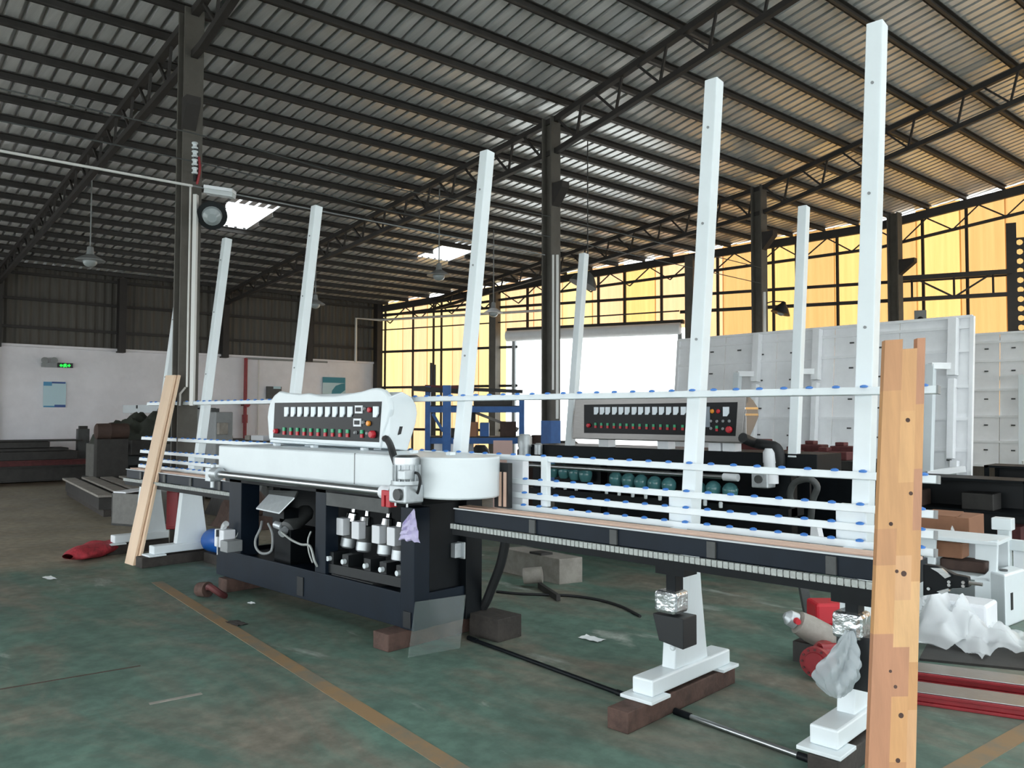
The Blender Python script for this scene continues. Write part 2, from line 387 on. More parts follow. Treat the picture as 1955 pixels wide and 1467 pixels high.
truss(-5.55, 'dark lattice roof truss resting on the column hung with white insulators')
truss(0, 'dark lattice roof truss resting on the column before the bright doorway')
truss(5.85, 'dark lattice roof truss resting on the column with the hooked lamp')

def column(u, v, label, w=.34, d=.26, mm='column'):
    m = MB(); h = roof_z(u) - .16
    def bx(u0, u1, v0, v1):
        vs = [B(u + a, v + b, z) for a in (u0, u1) for b in (v0, v1) for z in (0, h)]
        m.add(vs, [(0, 1, 3, 2), (4, 6, 7, 5), (0, 4, 5, 1), (2, 3, 7, 6), (0, 2, 6, 4), (1, 5, 7, 3)])
    bx(-w / 2, -w / 2 + .03, -d / 2, d / 2); bx(w / 2 - .03, w / 2, -d / 2, d / 2); bx(-w / 2 + .03, w / 2 - .03, -.02, .02)
    c = struct('column', m, M[mm], label=label)
    return c
col1 = column(-.38, -5.55, 'tall steel column hung with white insulators and trunking', .23, .22)
col2 = column(-.157, 0, 'tall steel column with a blue foot before the bright doorway', .22, .2)
col3 = column(-.16, 5.85, 'steel column beside the hooked lamp, rising behind the white panels', .24, .22)
col4 = column(.46, 10.6, 'steel column against the amber wall, carrying the lattice tie beam', .26, .24)
def bracket(c, u, v, z, du):
    m = MB(); P = [B(u, v - .08, z), B(u + du, v - .08, z), B(u + du, v - .08, z - .10), B(u, v - .08, z - .36)]
    m.prism(P, BV * .16); obj('bracket', m, M['truss'], c)
bracket(col1, -.27, -5.6, 5.22, .16); bracket(col2, -.05, 0, 5.25, .22); bracket(col3, -.04, 5.85, 5.35, .25); bracket(col4, .59, 10.6, 5.3, .35)
obj('foot_paint', MB().obox(B(-.157, 0, .9), BU * .114, BV * .104, (0, 0, .62)), M['bluedk'], col2, label='blue painted foot')

# left side wall: whitewashed block below, dark sheets above
wl = struct('wall_left', MB().prism([B(-14.15, VMIN), B(-13.9, VMIN), B(-13.9, 5.2), B(-14.15, 5.2)], (0, 0, 3.27)), M['plaster'])
def clad_sheet(p, du, w, z0, z1, n, amp, parent, m, name='panel', inn=None, waves=None, ztop=None):
    """one ribbed sheet hung in a vertical plane: p start, du direction, inn its normal"""
    q = MB(); waves = waves or n
    pts = []
    for i in range(n * 4 + 1):
        t = i / (n * 4); ph = (i % 4); off = amp if ph in (1, 2) else 0
        pts.append(Vector(p) + du * (w * t) + inn * off)
    zt = [z1 if ztop is None else ztop(x) for x in pts]
    vs = [(x.x, x.y, z0) for x in pts] + [(x.x, x.y, zz) for x, zz in zip(pts, zt)]
    k = len(pts); q.add(vs, [(i, i + 1, k + i + 1, k + i) for i in range(k - 1)])
    return obj(name, q, m, parent)
v = VMIN
while v < 5.1:
    w = min(.84, 5.15 - v)
    clad_sheet(B(-13.97 + .006 * (round(v / .84) % 2), v), BV, w + .03, 3.25, 5.27, 4, .03, wl, M['clad'], inn=BU); v += .84
for z in (3.75, 4.45, 5.08): obj('girt', MB().bar(B(-13.86, VMIN, z), B(-13.86, 5.1, z), .06, .07), M['truss'], wl)
for vv in (-11.1, -8.3, -5.55, -2.75, 0.0, 2.6): obj('post', MB().obox(B(-13.78, vv, 4.2), BU * .12, BV * .09, (0, 0, .98)), M['truss'], wl)
obj('post', MB().obox(B(-13.7, 5.0, 2.65), BU * .12, BV * .10, (0, 0, 2.6)), M['truss'], wl)
for vv in (-5.62, -11.1): obj('pilaster', MB().obox(B(-13.86, vv, 1.68), BU * .07, BV * .16, (0, 0, 1.68)), M['plaster'], wl)
obj('coping', MB().bar(B(-13.95, VMIN, 3.29), B(-13.95, 5.15, 3.29), .34, .06), M['plaster'], wl)

# front wall behind the viewer: unseen header added to cut light from the opening
wf = struct('light_header_front', MB().prism([B(UMIN, VMIN, 3.6), B(UMIN, VMIN, 5.2), B(0, VMIN, 6.45), B(9, VMIN, 8.25), B(UMAX, VMIN, 6.6), B(UMAX, VMIN, 3.6)], BV * -.15), M['clad'])
# right side, behind the viewer's shoulder: unseen header shaped to balance the light inside
wr = struct('light_header_right', MB().prism([B(UMAX, VMIN, 4.4), B(UMAX, v_gable(UMAX), 4.4), B(UMAX, v_gable(UMAX), 6.6), B(UMAX, VMIN, 6.6)], BU * .15), M['clad'])

# amber gable wall: translucent sheets on a steel frame
S0 = .64; SDOOR0, SDOOR1 = 5.76, 10.68; DOOR_Z = 3.86
wb = struct('wall_back'); wb.location = G(12)
def u_of(p): return (Vector((p[0], p[1], 0)) - BO).dot(BU)
s = S0; k = 0; seq = 'abababbabdbbcdcdcdccdcdccdcdcdccdcdcdcdcdc'  # sheet tints vary; the paler left run also paints in the haze
while s < 36:
    w = .93
    z0 = 0.0
    if SDOOR0 - .3 < s + w / 2 < SDOOR1 + .1: z0 = DOOR_Z + .15
    clad_sheet(G(s, 0, -.03 + .007 * (k % 2)), GD, w + .03, z0, 6, 4, .022, wb, M['amb_' + seq[k % len(seq)]], inn=GN, ztop=lambda x, q=(.015, .02, .075, .015, .05, .02, .015)[k % 7]: roof_z(u_of(x)) - q)
    s += w; k += 1
def gbar(name, s0, z0, s1, z1, w, h=None, off=.10, m='truss'):
    return obj(name, MB().bar(G(s0, z0, off), G(s1, z1, off), w, h or w), M[m], wb)
for z in (1.15, 2.49, 3.65): gbar('girt', S0, z, SDOOR0, z, .05, .075)
for z in (1.15, 2.49, 3.40, 4.43): gbar('girt', SDOOR1, z, 36, z, .05, .085)
gbar('girt', S0, 4.86, 36, 4.92, .05, .075); gbar('pipe_rail', S0, 4.35, SDOOR1, 4.45, .035, .035, .2)
obj('glow_block_wall', MB().prism([G(SDOOR1 + .1, 0, .06), G(36, 0, .06), G(36, 0, .02), G(SDOOR1 + .1, 0, .02)], (0, 0, 1.6)), M['clad'], wb)  # added low wall, keeps the amber glow from showing below the racks
sl = [gs(x, 640)[0] for x in (739, 792, 831, 846, 895)]
for q in sl: gbar('mullion', q, 0, q, roof_z(u_of(G(q))) - .2, .05)
sr = [gs(x, 560)[0] for x in (1010, 1145, 1195, 1265, 1372, 1478, 1522, 1600, 1763, 1847)] + [23.5, 26, 28.5, 31]
for q in sr: gbar('mullion', q, DOOR_Z if q < SDOOR1 else 0, q, roof_z(u_of(G(q))) - .2, .06)
for q, w in ((gs(951, 640)[0], .34), (gs(1322, 560)[0], .36)): obj('column', MB().bar(G(q, 0, .22), G(q, roof_z(u_of(G(q))) - .2, .22), w, .22, GD), M['column'], wb)
# rafter along the top, with a lower chord and lattice
for a, b in ((S0, 15.6), (15.6, 25.4), (25.4, 35)):
    ra, rb = roof_z(u_of(G(a))), roof_z(u_of(G(b)))
    obj('rafter', MB().bar(G(a, ra - .22, .16), G(b, rb - .22, .16), .1, .2), M['truss'], wb)
    obj('rafter', MB().bar(G(a, ra - (.45 if a == S0 else .75), .16), G(b, rb - .75, .16), .06, .07), M['truss'], wb)
    n = round((b - a) / 1.15)
    for i in range(n):
        q0, q1, q2 = (a + (b - a) * (i + t) / n for t in (0, .5, 1))
        for x0, x1 in ((q0, q1), (q1, q2)):
            up0 = x0 == q0
            z0 = roof_z(u_of(G(x0))) - (.3 if up0 else .73); z1 = roof_z(u_of(G(x1))) - (.73 if up0 else .3)
            obj('web_member', MB().bar(G(x0, z0, .16), G(x1, z1, .16), .03), M['truss'], wb)
# doorway: frame, guide rails and the rolled shutter above it
dr = struct('door_1'); dr.location = G(8.2)
obj('lintel_beam', MB().bar(G(SDOOR0 - .3, DOOR_Z + .30, .12), G(SDOOR1 + .1, DOOR_Z + .30, .12), .22, .10), M['truss'], dr)
obj('shutter_roll', MB().cyl(G(SDOOR0 - .25, DOOR_Z + .10, .30), G(SDOOR1 + .05, DOOR_Z + .10, .30), .16, n=20), M['whiteb'], dr, smooth=True)
for q in (SDOOR0 - .1, SDOOR1): obj('guide_rail', MB().bar(G(q, 0, .12), G(q, DOOR_Z, .12), .12, .1, GD), M['grey'], dr)
# lattice tie beam running on from the last column, and the pierced post it meets
tb = thing('tie_beam', 'dark lattice tie beam between the last column and the pierced post', 'beam', G(18, 4.6, .5))
s0, zt0 = gs(1716, 531, .5); s1, zt1 = gs(1922, 521, .5); _, zb0 = gs(1716, 571, .5); _, zb1 = gs(1945, 563, .5)
zt, zb_ = (zt0 + zt1) / 2, (zb0 + zb1) / 2; s1 += .1
obj('chord', MB().bar(G(s0, zt, .5), G(s1, zt, .5), .11), M['truss'], tb); obj('chord', MB().bar(G(s0, zb_, .5), G(s1, zb_, .5), .09), M['truss'], tb)
for t0, t1, z0, z1 in ((.12, .12, zt, zb_), (.14, .5, zt, zb_), (.5, .5, zt, zb_), (.5, .84, zb_, zt), (.84, .84, zt, zb_)):
    obj('web_member', MB().bar(G(s0 + (s1 - s0) * t0, z0, .5), G(s0 + (s1 - s0) * t1, z1, .5), .04), M['truss'], tb)
pp = thing('pierced_post', 'dark steel post pierced by two rows of round holes at the tie beam end', 'post', G(s1 + .15, 0, .5))
sp = s1 + .02
# two flat strips left of, between and right of two columns of holes, built as cells with an octagonal opening
cell = MB(); 
for c in range(2):
    for r in range(24):
        cc = G(sp + .14 + c * .28, 0, .5); z = .6 + r * .215
        sq = [cc + GD * (x * .14) + Vector((0, 0, z + y * .1075)) for x, y in ((-1, -1), (0, -1), (1, -1), (1, 0), (1, 1), (0, 1), (-1, 1), (-1, 0))]
        oc = [cc + GD * (.068 * math.cos(a)) + Vector((0, 0, z + .068 * math.sin(a))) for a in [math.radians(225 + 45 * i) for i in range(8)]]
        cell.add(sq + oc, [(i, (i + 1) % 8, 8 + (i + 1) % 8, 8 + i) for i in range(8)])
obj('pierced_web', cell, M['truss'], pp, solid=.02)
obj('flange', MB().bar(G(sp - .02, 0, .5), G(sp - .02, 6.0, .5), .04, .2, GD), M['truss'], pp); obj('flange', MB().bar(G(sp + .58, 0, .5), G(sp + .58, 6.0, .5), .04, .2, GD), M['truss'], pp)

# ================================================================ EDGING MACHINE IN FRONT
TH = .115; PY0 = 3.95
def onp(x, y, y0=PY0, t=TH):            # pixel onto the leaning plane of the posts
    d = _ray(x, y); k = (y0 + t * CAM_H) / (d.y - t * d.z); return CAM + d * k
def lean(x, z, y0=PY0): return Vector((x, y0 + TH * z, z))
m1 = thing('glass_edging_machine', 'long white and navy glass edging machine with white control cabinet and six leaning posts', 'machine', (-5.7, 3.9, 0), 'glass edging machines')
XL, XR = -7.1, -4.36
# base tank with its uprights
t = MB(); t.box(XL, XR, 3.61, 3.64, .12, .36); t.box(XL, XR, 4.22, 4.25, .12, .36); t.box(XL, XL + .03, 3.64, 4.22, .12, .36); t.box(XR - .03, XR, 3.64, 4.22, .12, .36); t.box(XL, XR, 3.63, 4.23, .12, .15)
t.box(XL + .03, XR - .03, 3.64, 4.22, .30, .325)
base = obj('base_tank', t, M['navy'], m1, bevel=.004)
p = atY(572, 1120, 3.6); obj('fork_slot_shade', MB().box(p.x - .045, p.x + .045, 3.602, 3.612, p.z - .075, p.z + .075), M['black'], base)  # black plate stands in for the shade inside the recess
p = atY(780, 1180, 3.6); obj('fork_slot_shade', MB().box(p.x - .05, p.x + .03, 3.592, 3.606, p.z - .07, p.z + .04), M['black'], base)
def upright(px0, px1, y0, y1, z0, z1, mm='navy'):
    a, b = atY(px0, 980, y0).x, atY(px1, 980, y0).x; return obj('upright', MB().box(a, b, y0, y1, z0, z1), M[mm], m1, bevel=.005)
upright(437, 460, 3.62, 3.80, .33, 1.02); upright(602, 622, 3.62, 3.74, .33, 1.04)
obj('upright', MB().box(-4.50, -4.35, 3.60, 3.74, .12, .96), M['navy'], m1, bevel=.005)
obj('upright', MB().box(-4.46, -4.34, 4.08, 4.24, .12, .98), M['navyd'], m1, bevel=.005); obj('upright', MB().box(-7.08, -6.95, 4.1, 4.24, .33, 1.0), M['navyd'], m1)
obj('back_panel', MB().box(-7.0, -4.4, 4.20, 4.22, .33, 1.0), M['navyd'], m1)
sd = obj('side_panel', MB().box(-4.43, -4.41, 3.74, 4.08, .3, .98), M['navyd'], m1)
v_ = MB(); q = atX(862, 1052, -4.4); v_.box(-4.41, -4.36, q.y, q.y + .16, q.z - .05, q.z + .055); v_.box(-4.41, -4.33, q.y + .06, q.y + .075, q.z - .06, q.z + .06); v_.cyl((-4.40, q.y + .16, q.z + .03), (-4.40, q.y + .22, q.z + .03), .012); v_.cyl((-4.40, q.y + .16, q.z - .03), (-4.40, q.y + .22, q.z - .03), .012)
obj('valve_block', v_, M['alu'], sd, bevel=.004)
obj('top_beam', MB().box(-7.1, -4.3, 3.62, 4.22, .985, 1.05), M['navyd'], m1, bevel=.004)
obj('splash_plate', MB().box(-5.4, -4.62, 3.585, 3.60, .90, 1.0), M['greyd'], m1)
# belt hood: a long box with a round end
hood = MB(); HY0, HY1, HZ0, HZ1 = 3.46, 4.02, 1.055, 1.325; rc = (HY1 - HY0) / 2; xc = -3.78 - rc
out = [(-6.92, HY0), (xc - .05, HY0)] + [(xc + rc * math.sin(a), (HY0 + HY1) / 2 - rc * math.cos(a)) for a in [math.radians(k * 10) for k in range(0, 19)]] + [(-6.92, HY1)]
hood.prism([(x, y, HZ0) for x, y in out], (0, 0, HZ1 - HZ0))
hd = obj('belt_hood', hood, M['white'], m1, smooth=True, bevel=.012, label='white belt hood with a round end')
obj('seam', MB().box(-4.86, -4.852, HY0 - .003, HY0 + .02, HZ0, HZ1), M['grey'], hd)
for xx in (-6.5, -5.9, -5.2, -4.6, -4.2): obj('clip', MB().box(xx - .02, xx + .02, HY1 - .25, HY1 - .2, HZ1, HZ1 + .02), M['white'], hd)
# brush guard right of the round end
ba, bb = atY(944, 920, 3.92).x, atY(970, 920, 3.92).x
bg_ = obj('brush_guard', MB().box(ba, bb, 3.92, 3.96, .98, 1.28), M['rubber'], m1)
for xx in (ba + (bb - ba) * .45, ba + (bb - ba) * .8): obj('strip', MB().box(xx - .011, xx + .011, 3.912, 3.922, .99, 1.22), M['pad'], bg_)
obj('end_bracket', MB().box(atY(973, 920, 4.09).x, atY(1004, 920, 4.09).x, 4.06, 4.12, .93, 1.30), M['whiteb'], m1, bevel=.004)
# polished drive shaft below the hood
a, b = atY(418, 907, 3.40), atY(738, 938, 3.40); zz = (a.z + b.z) / 2
obj('drive_shaft', MB().cyl((a.x, 3.40, zz), (b.x, 3.40, zz), .032, n=20), M['steel'], m1, smooth=True)
fl = MB(); fl.cyl((a.x - .10, 3.40, zz), (a.x + .02, 3.40, zz), .055); fl.box(a.x - .18, a.x - .08, 3.36, 3.46, zz - .07, zz + .05); fl.cyl((a.x - .13, 3.41, zz - .13), (a.x - .13, 3.41, zz + .08), .022); fl.cyl((a.x - .24, 3.42, zz - .01), (a.x - .1, 3.42, zz - .01), .018)
obj('bearing', fl, M['alu'], m1, smooth=True, bevel=.004)
# gearmotor hanging at the end of the shaft
gx, gy = atY(771, 940, 3.36).x, 3.36
z_ = lambda py: atY(771, py, 3.36).z
gm = obj('gearbox', MB().box(gx - .085, gx + .085, gy - .06, gy + .10, z_(960), z_(925)), M['alu'], m1, bevel=.012)
obj('flange', MB().cyl((gx, gy + .02, z_(925)), (gx, gy + .02, z_(918)), .10, n=20), M['alu'], gm, smooth=True)
mot = MB(); mot.lathe((gx, gy + .02, z_(918)), (0, 0, 1), [(0, .075), (.02, .082), (z_(886) - z_(918), .082)], 20)
for k in range(16):
    a_ = k * math.pi / 8; mot.obox((gx + .085 * math.cos(a_), gy + .02 + .085 * math.sin(a_), (z_(918) + z_(888)) / 2), Vector((math.cos(a_), math.sin(a_), 0)) * .008, Vector((-math.sin(a_), math.cos(a_), 0)) * .003, (0, 0, (z_(888) - z_(918)) / 2))
obj('motor_body', mot, M['alu'], gm, smooth=True)
h_ = z_(869) - z_(886); obj('fan_cover', MB().lathe((gx, gy + .02, z_(886)), (0, 0, 1), [(0, .088), (h_ * .75, .088), (h_, .065)], 24), M['steel'], gm, smooth=True)
obj('terminal_box', MB().box(gx + .045, gx + .115, gy - .09, gy - .02, z_(914), z_(896)), M['alu'], gm, bevel=.006)
obj('shaft_cap', MB().cyl((gx + .03, gy - .055, z_(943)), (gx + .03, gy - .085, z_(943)), .038, n=20), M['greyd'], gm, smooth=True)
for dx in (-.06, .06): obj('bolt', MB().cyl((gx + dx, gy - .02, z_(967)), (gx + dx, gy - .02, z_(960)), .008, n=8), M['steel'], gm)
rx = atY(741, 951, 3.36); rb = MB(); rb.box(rx.x - .05, rx.x + .045, 3.34, 3.40, rx.z + .015, rx.z + .05); rb.box(rx.x - .05, rx.x - .02, 3.34, 3.40, rx.z - .06, rx.z + .02); rb.box(rx.x + .0, rx.x + .045, 3.34, 3.40, rx.z - .06, rx.z + .02)
obj('shaft_clamp', rb, M['red'], m1, bevel=.004, label='red clamp on the drive shaft')
obj('collar', MB().cyl((rx.x - .11, 3.40, zz), (rx.x + .0, 3.40, zz), .046, n=20), M['whiteb'], m1, smooth=True)
obj('coupling', MB().box(rx.x + .04, gx - .08, 3.36, 3.44, zz - .045, zz + .05), M['alu'], m1, bevel=.01)
obj('power_cord', MB().tube([atY(793, 903, 3.36), atY(799, 906, 3.36), atY(802, 918, 3.37), atY(800, 932, 3.38), atY(796, 946, 3.42)], .009), M['rubber'], m1, smooth=True)
# loose parts under the hood: sheet chute, tilted motor, hoses
ch = MB(); A = [atY(513, 944, 3.66), atY(562, 950, 3.66), atY(533, 979, 3.58), atY(489, 970, 3.58)]
ch.prism(A, (0, .0, -.012)); obj('chute', ch, M['alu'], m1, label='bright sheet metal chute')
ch = MB(); A2 = [atY(513, 936, 3.70), atY(568, 938, 3.70), atY(562, 950, 3.665), atY(513, 944, 3.665)]; ch.prism(A2, (0, .01, -.01)); obj('chute', ch, M['greyd'], m1)
obj('chute_bracket', MB().box(atY(490, 975, 3.6).x, atY(530, 975, 3.6).x, 3.66, 3.8, .72, .80), M['navyd'], m1)
a, b = atY(546, 1012, 3.72), atY(577, 985, 3.9)
tm = MB(); d = (b - a).normalized(); tm.lathe(a, d, [(0, .05), (.02, .07), (.1, .075), (.26, .075), (.30, .05)], 18); obj('tilted_motor', tm, M['greyd'], m1, smooth=True)
tm2 = MB(); tm2.cyl(a - d * .06, a, .035, n=14); tm2.cyl(a + Vector((-.16, 0, .03)), a + Vector((-.05, 0, .02)), .035, n=14); obj('motor_fitting', tm2, M['alu'], m1, smooth=True)
q = atY(535, 1048, 3.72); obj('motor_stand', MB().box(q.x - .1, q.x + .16, 3.72, 4.0, .32, .62), M['navyd'], m1, bevel=.006)
obj('hose', MB().tube([atY(500, 996, 3.66), atY(497, 1010, 3.62), atY(488, 1030, 3.6), atY(489, 1046, 3.6), atY(500, 1057, 3.6), atY(518, 1052, 3.62), atY(520, 1020, 3.66), atY(512, 1000, 3.68)], .011), M['grey'], m1, smooth=True)
obj('hose', MB().tube([atY(538, 1017, 3.66), atY(556, 1031, 3.62), atY(575, 1040, 3.6), atY(592, 1043, 3.6), atY(600, 1070, 3.6), atY(606, 1082, 3.62)], .010), M['chain'], m1, smooth=True)
obj('hose', MB().tube([atY(594, 1015, 3.61), atY(588, 1032, 3.6), atY(590, 1055, 3.6), atY(597, 1075, 3.6)], .007), M['chain'], m1, smooth=True)
obj('hose', MB().tube([atY(457, 1012, 3.63), atY(452, 1024, 3.62), atY(443, 1032, 3.62)], .006), M['chain'], m1, smooth=True)
q = atY(461, 980, 3.7); obj('pipe_stub', MB().cyl((q.x, 3.7, .72), (q.x, 3.7, .92), .028), M['rust'], m1, smooth=True)
# row of four spindle motors
for (hx, hy), (bx, by), (tx, ty), s in (((673, 990), (664, 1042), (654, 1006), .92), ((700, 998), (694, 1050), (684, 1013), 1.0), ((741, 1001), (735, 1057), (723, 1021), 1.05), ((769, 1008), (762, 1068), (752, 1025), 1.1)):
    Y = 3.84; top = atY(hx, hy, Y); bot = atY(bx, by, Y - .03); d = (bot - top).normalized(); L = (bot - top).length
    sm = obj('spindle_motor', MB().lathe(top, d, [(.03, .058), (L * .72, .06), (L * .72, .05)], 18), M['greyd'], m1, smooth=True)
    obj('spindle_head', MB().lathe(top - d * .09, d, [(0, .02), (.04, .022), (.05, .05), (.11, .058), (.13, .04)], 18), M['chrome'], sm, smooth=True)
    obj('fan_cover', MB().lathe(top + d * (L * .72), d, [(0, .06), (L * .3, .06), (L * .36, .045)], 18), M['alu'], sm, smooth=True)
    tb_ = atY(tx, ty, Y - .09); obj('terminal_box', MB().box(tb_.x - .05, tb_.x + .045, Y - .12, Y - .05, tb_.z - .065, tb_.z + .07), M['whiteb'], sm, bevel=.006)
obj('slide_bar', MB().bar(atY(615, 1080, 3.68), atY(772, 1112, 3.68), .06, .07), M['black'], m1)
for px, py in ((627, 1067), (655, 1073), (697, 1081), (727, 1088), (759, 1095)):
    q = atY(px, py, 3.64); k_ = obj('slide_block', MB().box(q.x - .04, q.x + .04, 3.66, 3.8, q.z - .04, q.z + .05), M['black'], m1)
    obj('hand_knob', MB().cyl((q.x, 3.63, q.z), (q.x, 3.66, q.z), .019, n=14), M['white'], k_, smooth=True)
q = atY(640, 1088, 3.64); obj('tank_cover', MB().box(q.x - .08, q.x + .45, 3.66, 3.95, .325, .36), M['greyd'], m1)
# pump box with lever on the left upright
q0, q1 = atY(409, 1010, 3.5), atY(436, 1055, 3.5)
pb = obj('switch_box', MB().box(q0.x, q1.x - .1, 3.5, 3.62, q1.z + .02, q0.z), M['whiteb'], m1, bevel=.01)
obj('box_lid', MB().box(q1.x - .1, q1.x + .03, 3.47, 3.62, q1.z + .0, q0.z - .08), M['grey'], pb, bevel=.008)
lv = atY(415, 1025, 3.49); obj('lever', MB().cyl(lv, lv + Vector((.005, 0, -.16)), .006, n=8), M['steel'], pb); obj('lever_grip', MB().cyl(lv, lv + Vector((0, 0, .06)), .013, n=10), M['black'], pb)
q = atY(432, 1000, 3.55); obj('plug', MB().tube([q, q + Vector((-.04, 0, -.03)), q + Vector((-.06, 0, -.08))], .028), M['film'], pb, smooth=True)
obj('side_leg', MB().box(-7.24, -7.1, 3.62, 3.78, .12, .38), M['navy'], m1)
# --- posts, feet, rails
tops = [(348, 477), (427, 455), (598, 393), (923, 288), (1357, 151), (1669, 42)]
PX = [onp(*p).x for p in tops]; PZ = [onp(*p).z for p in tops]
posts = []
def timber(x, y0, y1, w, h, name, label, mm='timber', z=0.0, skew=0.0):
    m = MB(); m.prism([(x - w / 2 + skew, y0, z), (x + w / 2 + skew, y0, z), (x + w / 2, y1, z), (x - w / 2, y1, z)], (0, 0, h))
    return single(name, m, M[mm], label, 'timber', 'timber bearers under the machine feet', bevel=.006)
for i, (x, zt_) in enumerate(zip(PX, PZ)):
    zb2 = 1.0 if i in (2, 3) else .22
    a, b = lean(x, zb2, PY0 + .0425), lean(x, zt_, PY0 + .0425)
    m = MB(); d = (b - a).normalized(); n = Vector((1, 0, 0)).cross(d)
    m.obox((a + b) / 2, Vector((.0425, 0, 0)), n * .0425, d * ((b - a).length / 2))
    p = obj('post', m, M['white'], m1, bevel=.005); posts.append(p)
    for zz2 in (2.05, 2.75, 3.35):
        c = lean(x, zz2, PY0); obj('bolt', MB().cyl(c + Vector((0, .002, 0)), c + Vector((0, -.006, 0)), .008, n=8), M['grey'], p)
    if i in (2, 3): continue
    # tapered leg, foot beam and end pads
    H = .11
    yb = PY0 - .03
    leg = MB(); A = [(yb - .05, H + .10), (yb + .30, H + .10), (yb + .24, .60), (yb + .20, .97), (yb + .03, .97)]
    leg.prism([(x - .042, yy, zz3) for yy, zz3 in A], (.084, 0, 0))
    obj('leg', leg, M['white'], m1, bevel=.006)
    obj('leg_head', MB().box(x - .105, x + .044, 4.045, 4.13, .965, 1.165), M['white'], m1, bevel=.005)
    ft = MB(); ft.box(x - .065, x + .065, yb - .30, yb + .52, H + .018, H + .105)
    fo = obj('foot_beam', ft, M['white'], m1, bevel=.01)
    for yy in (yb - .30, yb + .44): obj('foot_pad', MB().box(x - .10, x + .10, yy - .06, yy + .12, H, H + .018), M['white'], fo, bevel=.003)
rail_px = dict(A=((283, 771), (1790, 746)), B=((273, 833), (1790, 922)), C=((270, 862), (1785, 983)), D=((268, 878), (1785, 1020)), E=((266, 894), (1785, 1050)))
rollA = MB(); rollA.lathe((0, 0, 0), (0, 0, 1), [(-.006, .008), (-.004, .019), (.004, .019), (.009, .008)], 10)
roll0 = None
for k, (pl, pr) in rail_px.items():
    l, r = onp(*pl, y0=3.91), onp(*pr, y0=3.91); z = l.z * .35 + r.z * .65
    spans = [(l.x, r.x)]
    if k in 'CDE': spans = [(l.x, onp(430 if k != 'E' else 402, 880, y0=3.91).x), (onp(974, 930, y0=3.91).x, r.x)]
    for xa, xb in spans:
        c = lean(0, z, 3.91); m = MB(); n = Vector((0, TH, 1)).normalized(); t_ = Vector((0, 1, -TH)).normalized()
        m.obox(Vector(((xa + xb) / 2, c.y, c.z)), Vector(((xb - xa) / 2, 0, 0)), t_ * .018, n * .019)
        rl = obj('rail', m, M['white'], m1, bevel=.004)
        if xb > -2: obj('end_cap', MB().obox(Vector((xb + .004, c.y, c.z)), (.004, 0, 0), t_ * .0185, n * .0195), M['grey'], rl)
        x = xb - .055
        while x > xa + .03:
            pos = Vector((x, c.y - .012, c.z + .022))
            if roll0 is None: roll0 = proto('roller', rollA, M['blue'], rl, pos, smooth=True)
            else: stamp(roll0, pos, rl)
            x -= .138
# upright straps of the rail grid
obj('rail_strut', MB().box(atY(1036, 915, 4.05).x, atY(1048, 915, 4.05).x, 4.03, 4.07, 1.0, 1.32), M['white'], m1, bevel=.004)
# --- conveyors either side
def conveyor(xa, xb, name):
    c = obj('conveyor_beam', MB().box(xa, xb, 3.76, 3.97, .865, .965), M['navy'], m1, bevel=.004)
    obj('edge_strip', MB().box(xa, xb, 3.75, 3.775, .962, .97), M['steel'], c)
    obj('felt_pad', MB().box(xa, xb, 3.80, 3.90, .965, .978), M['pad'], c)
    obj('chain_rail', MB().box(xa, xb, 3.74, 3.80, .79, .83), M['navyd'], c)
    ch = MB(); x = xa
    while x < xb:
        ch.box(x, x + .026, 3.722, 3.742, .833, .866); x += .032
    ch.box(xa, xb, 3.728, 3.745, .838, .861)
    obj('chain', ch, M['chain'], c, kind='stuff')
    x = xb - .35
    while x > xa + .2:
        obj('gusset', MB().box(x - .025, x + .025, 3.745, 3.765, .87, .955), M['greyd'], c, bevel=.003); x -= .62
    return c
cr_ = conveyor(-4.12, atY(1742, 1100, 3.76).x, 'r'); cl_ = conveyor(-9.75, -7.12, 'l')
# chain tensioner at the right-hand end
te = MB(); E0, E1 = -1.06, -.80
q = lambda px, py: atY(px, py, 3.80)
te.prism([q(1762, 1078), q(1790, 1082), q(1822, 1098), q(1848, 1103), q(1850, 1122), q(1818, 1124), q(1790, 1134), q(1762, 1138)], (0, .04, 0))
tn = obj('tensioner', te, M['navyd'], cr_, bevel=.004)
for pts in (((1778, 1084), (1800, 1085), (1817, 1100), (1806, 1104), (1792, 1092)), ((1790, 1129), (1812, 1123), (1815, 1128), (1800, 1134))): obj('link_plate', MB().prism([q(*p) + Vector((0, -.014, 0)) for p in pts], (0, .012, 0)), M['steel'], tn)
for p in ((1774, 1124), (1813, 1111), (1813, 1117), (1840, 1112), (1840, 1119)): c = q(*p); obj('bolt', MB().cyl(c + Vector((0, -.012, 0)), c, .007, n=8), M['steel'], tn)
c = q(1850, 1113); obj('adjuster_screw', MB().cyl(c, c + Vector((.05, 0, 0)), .008, n=8), M['steel'], tn)
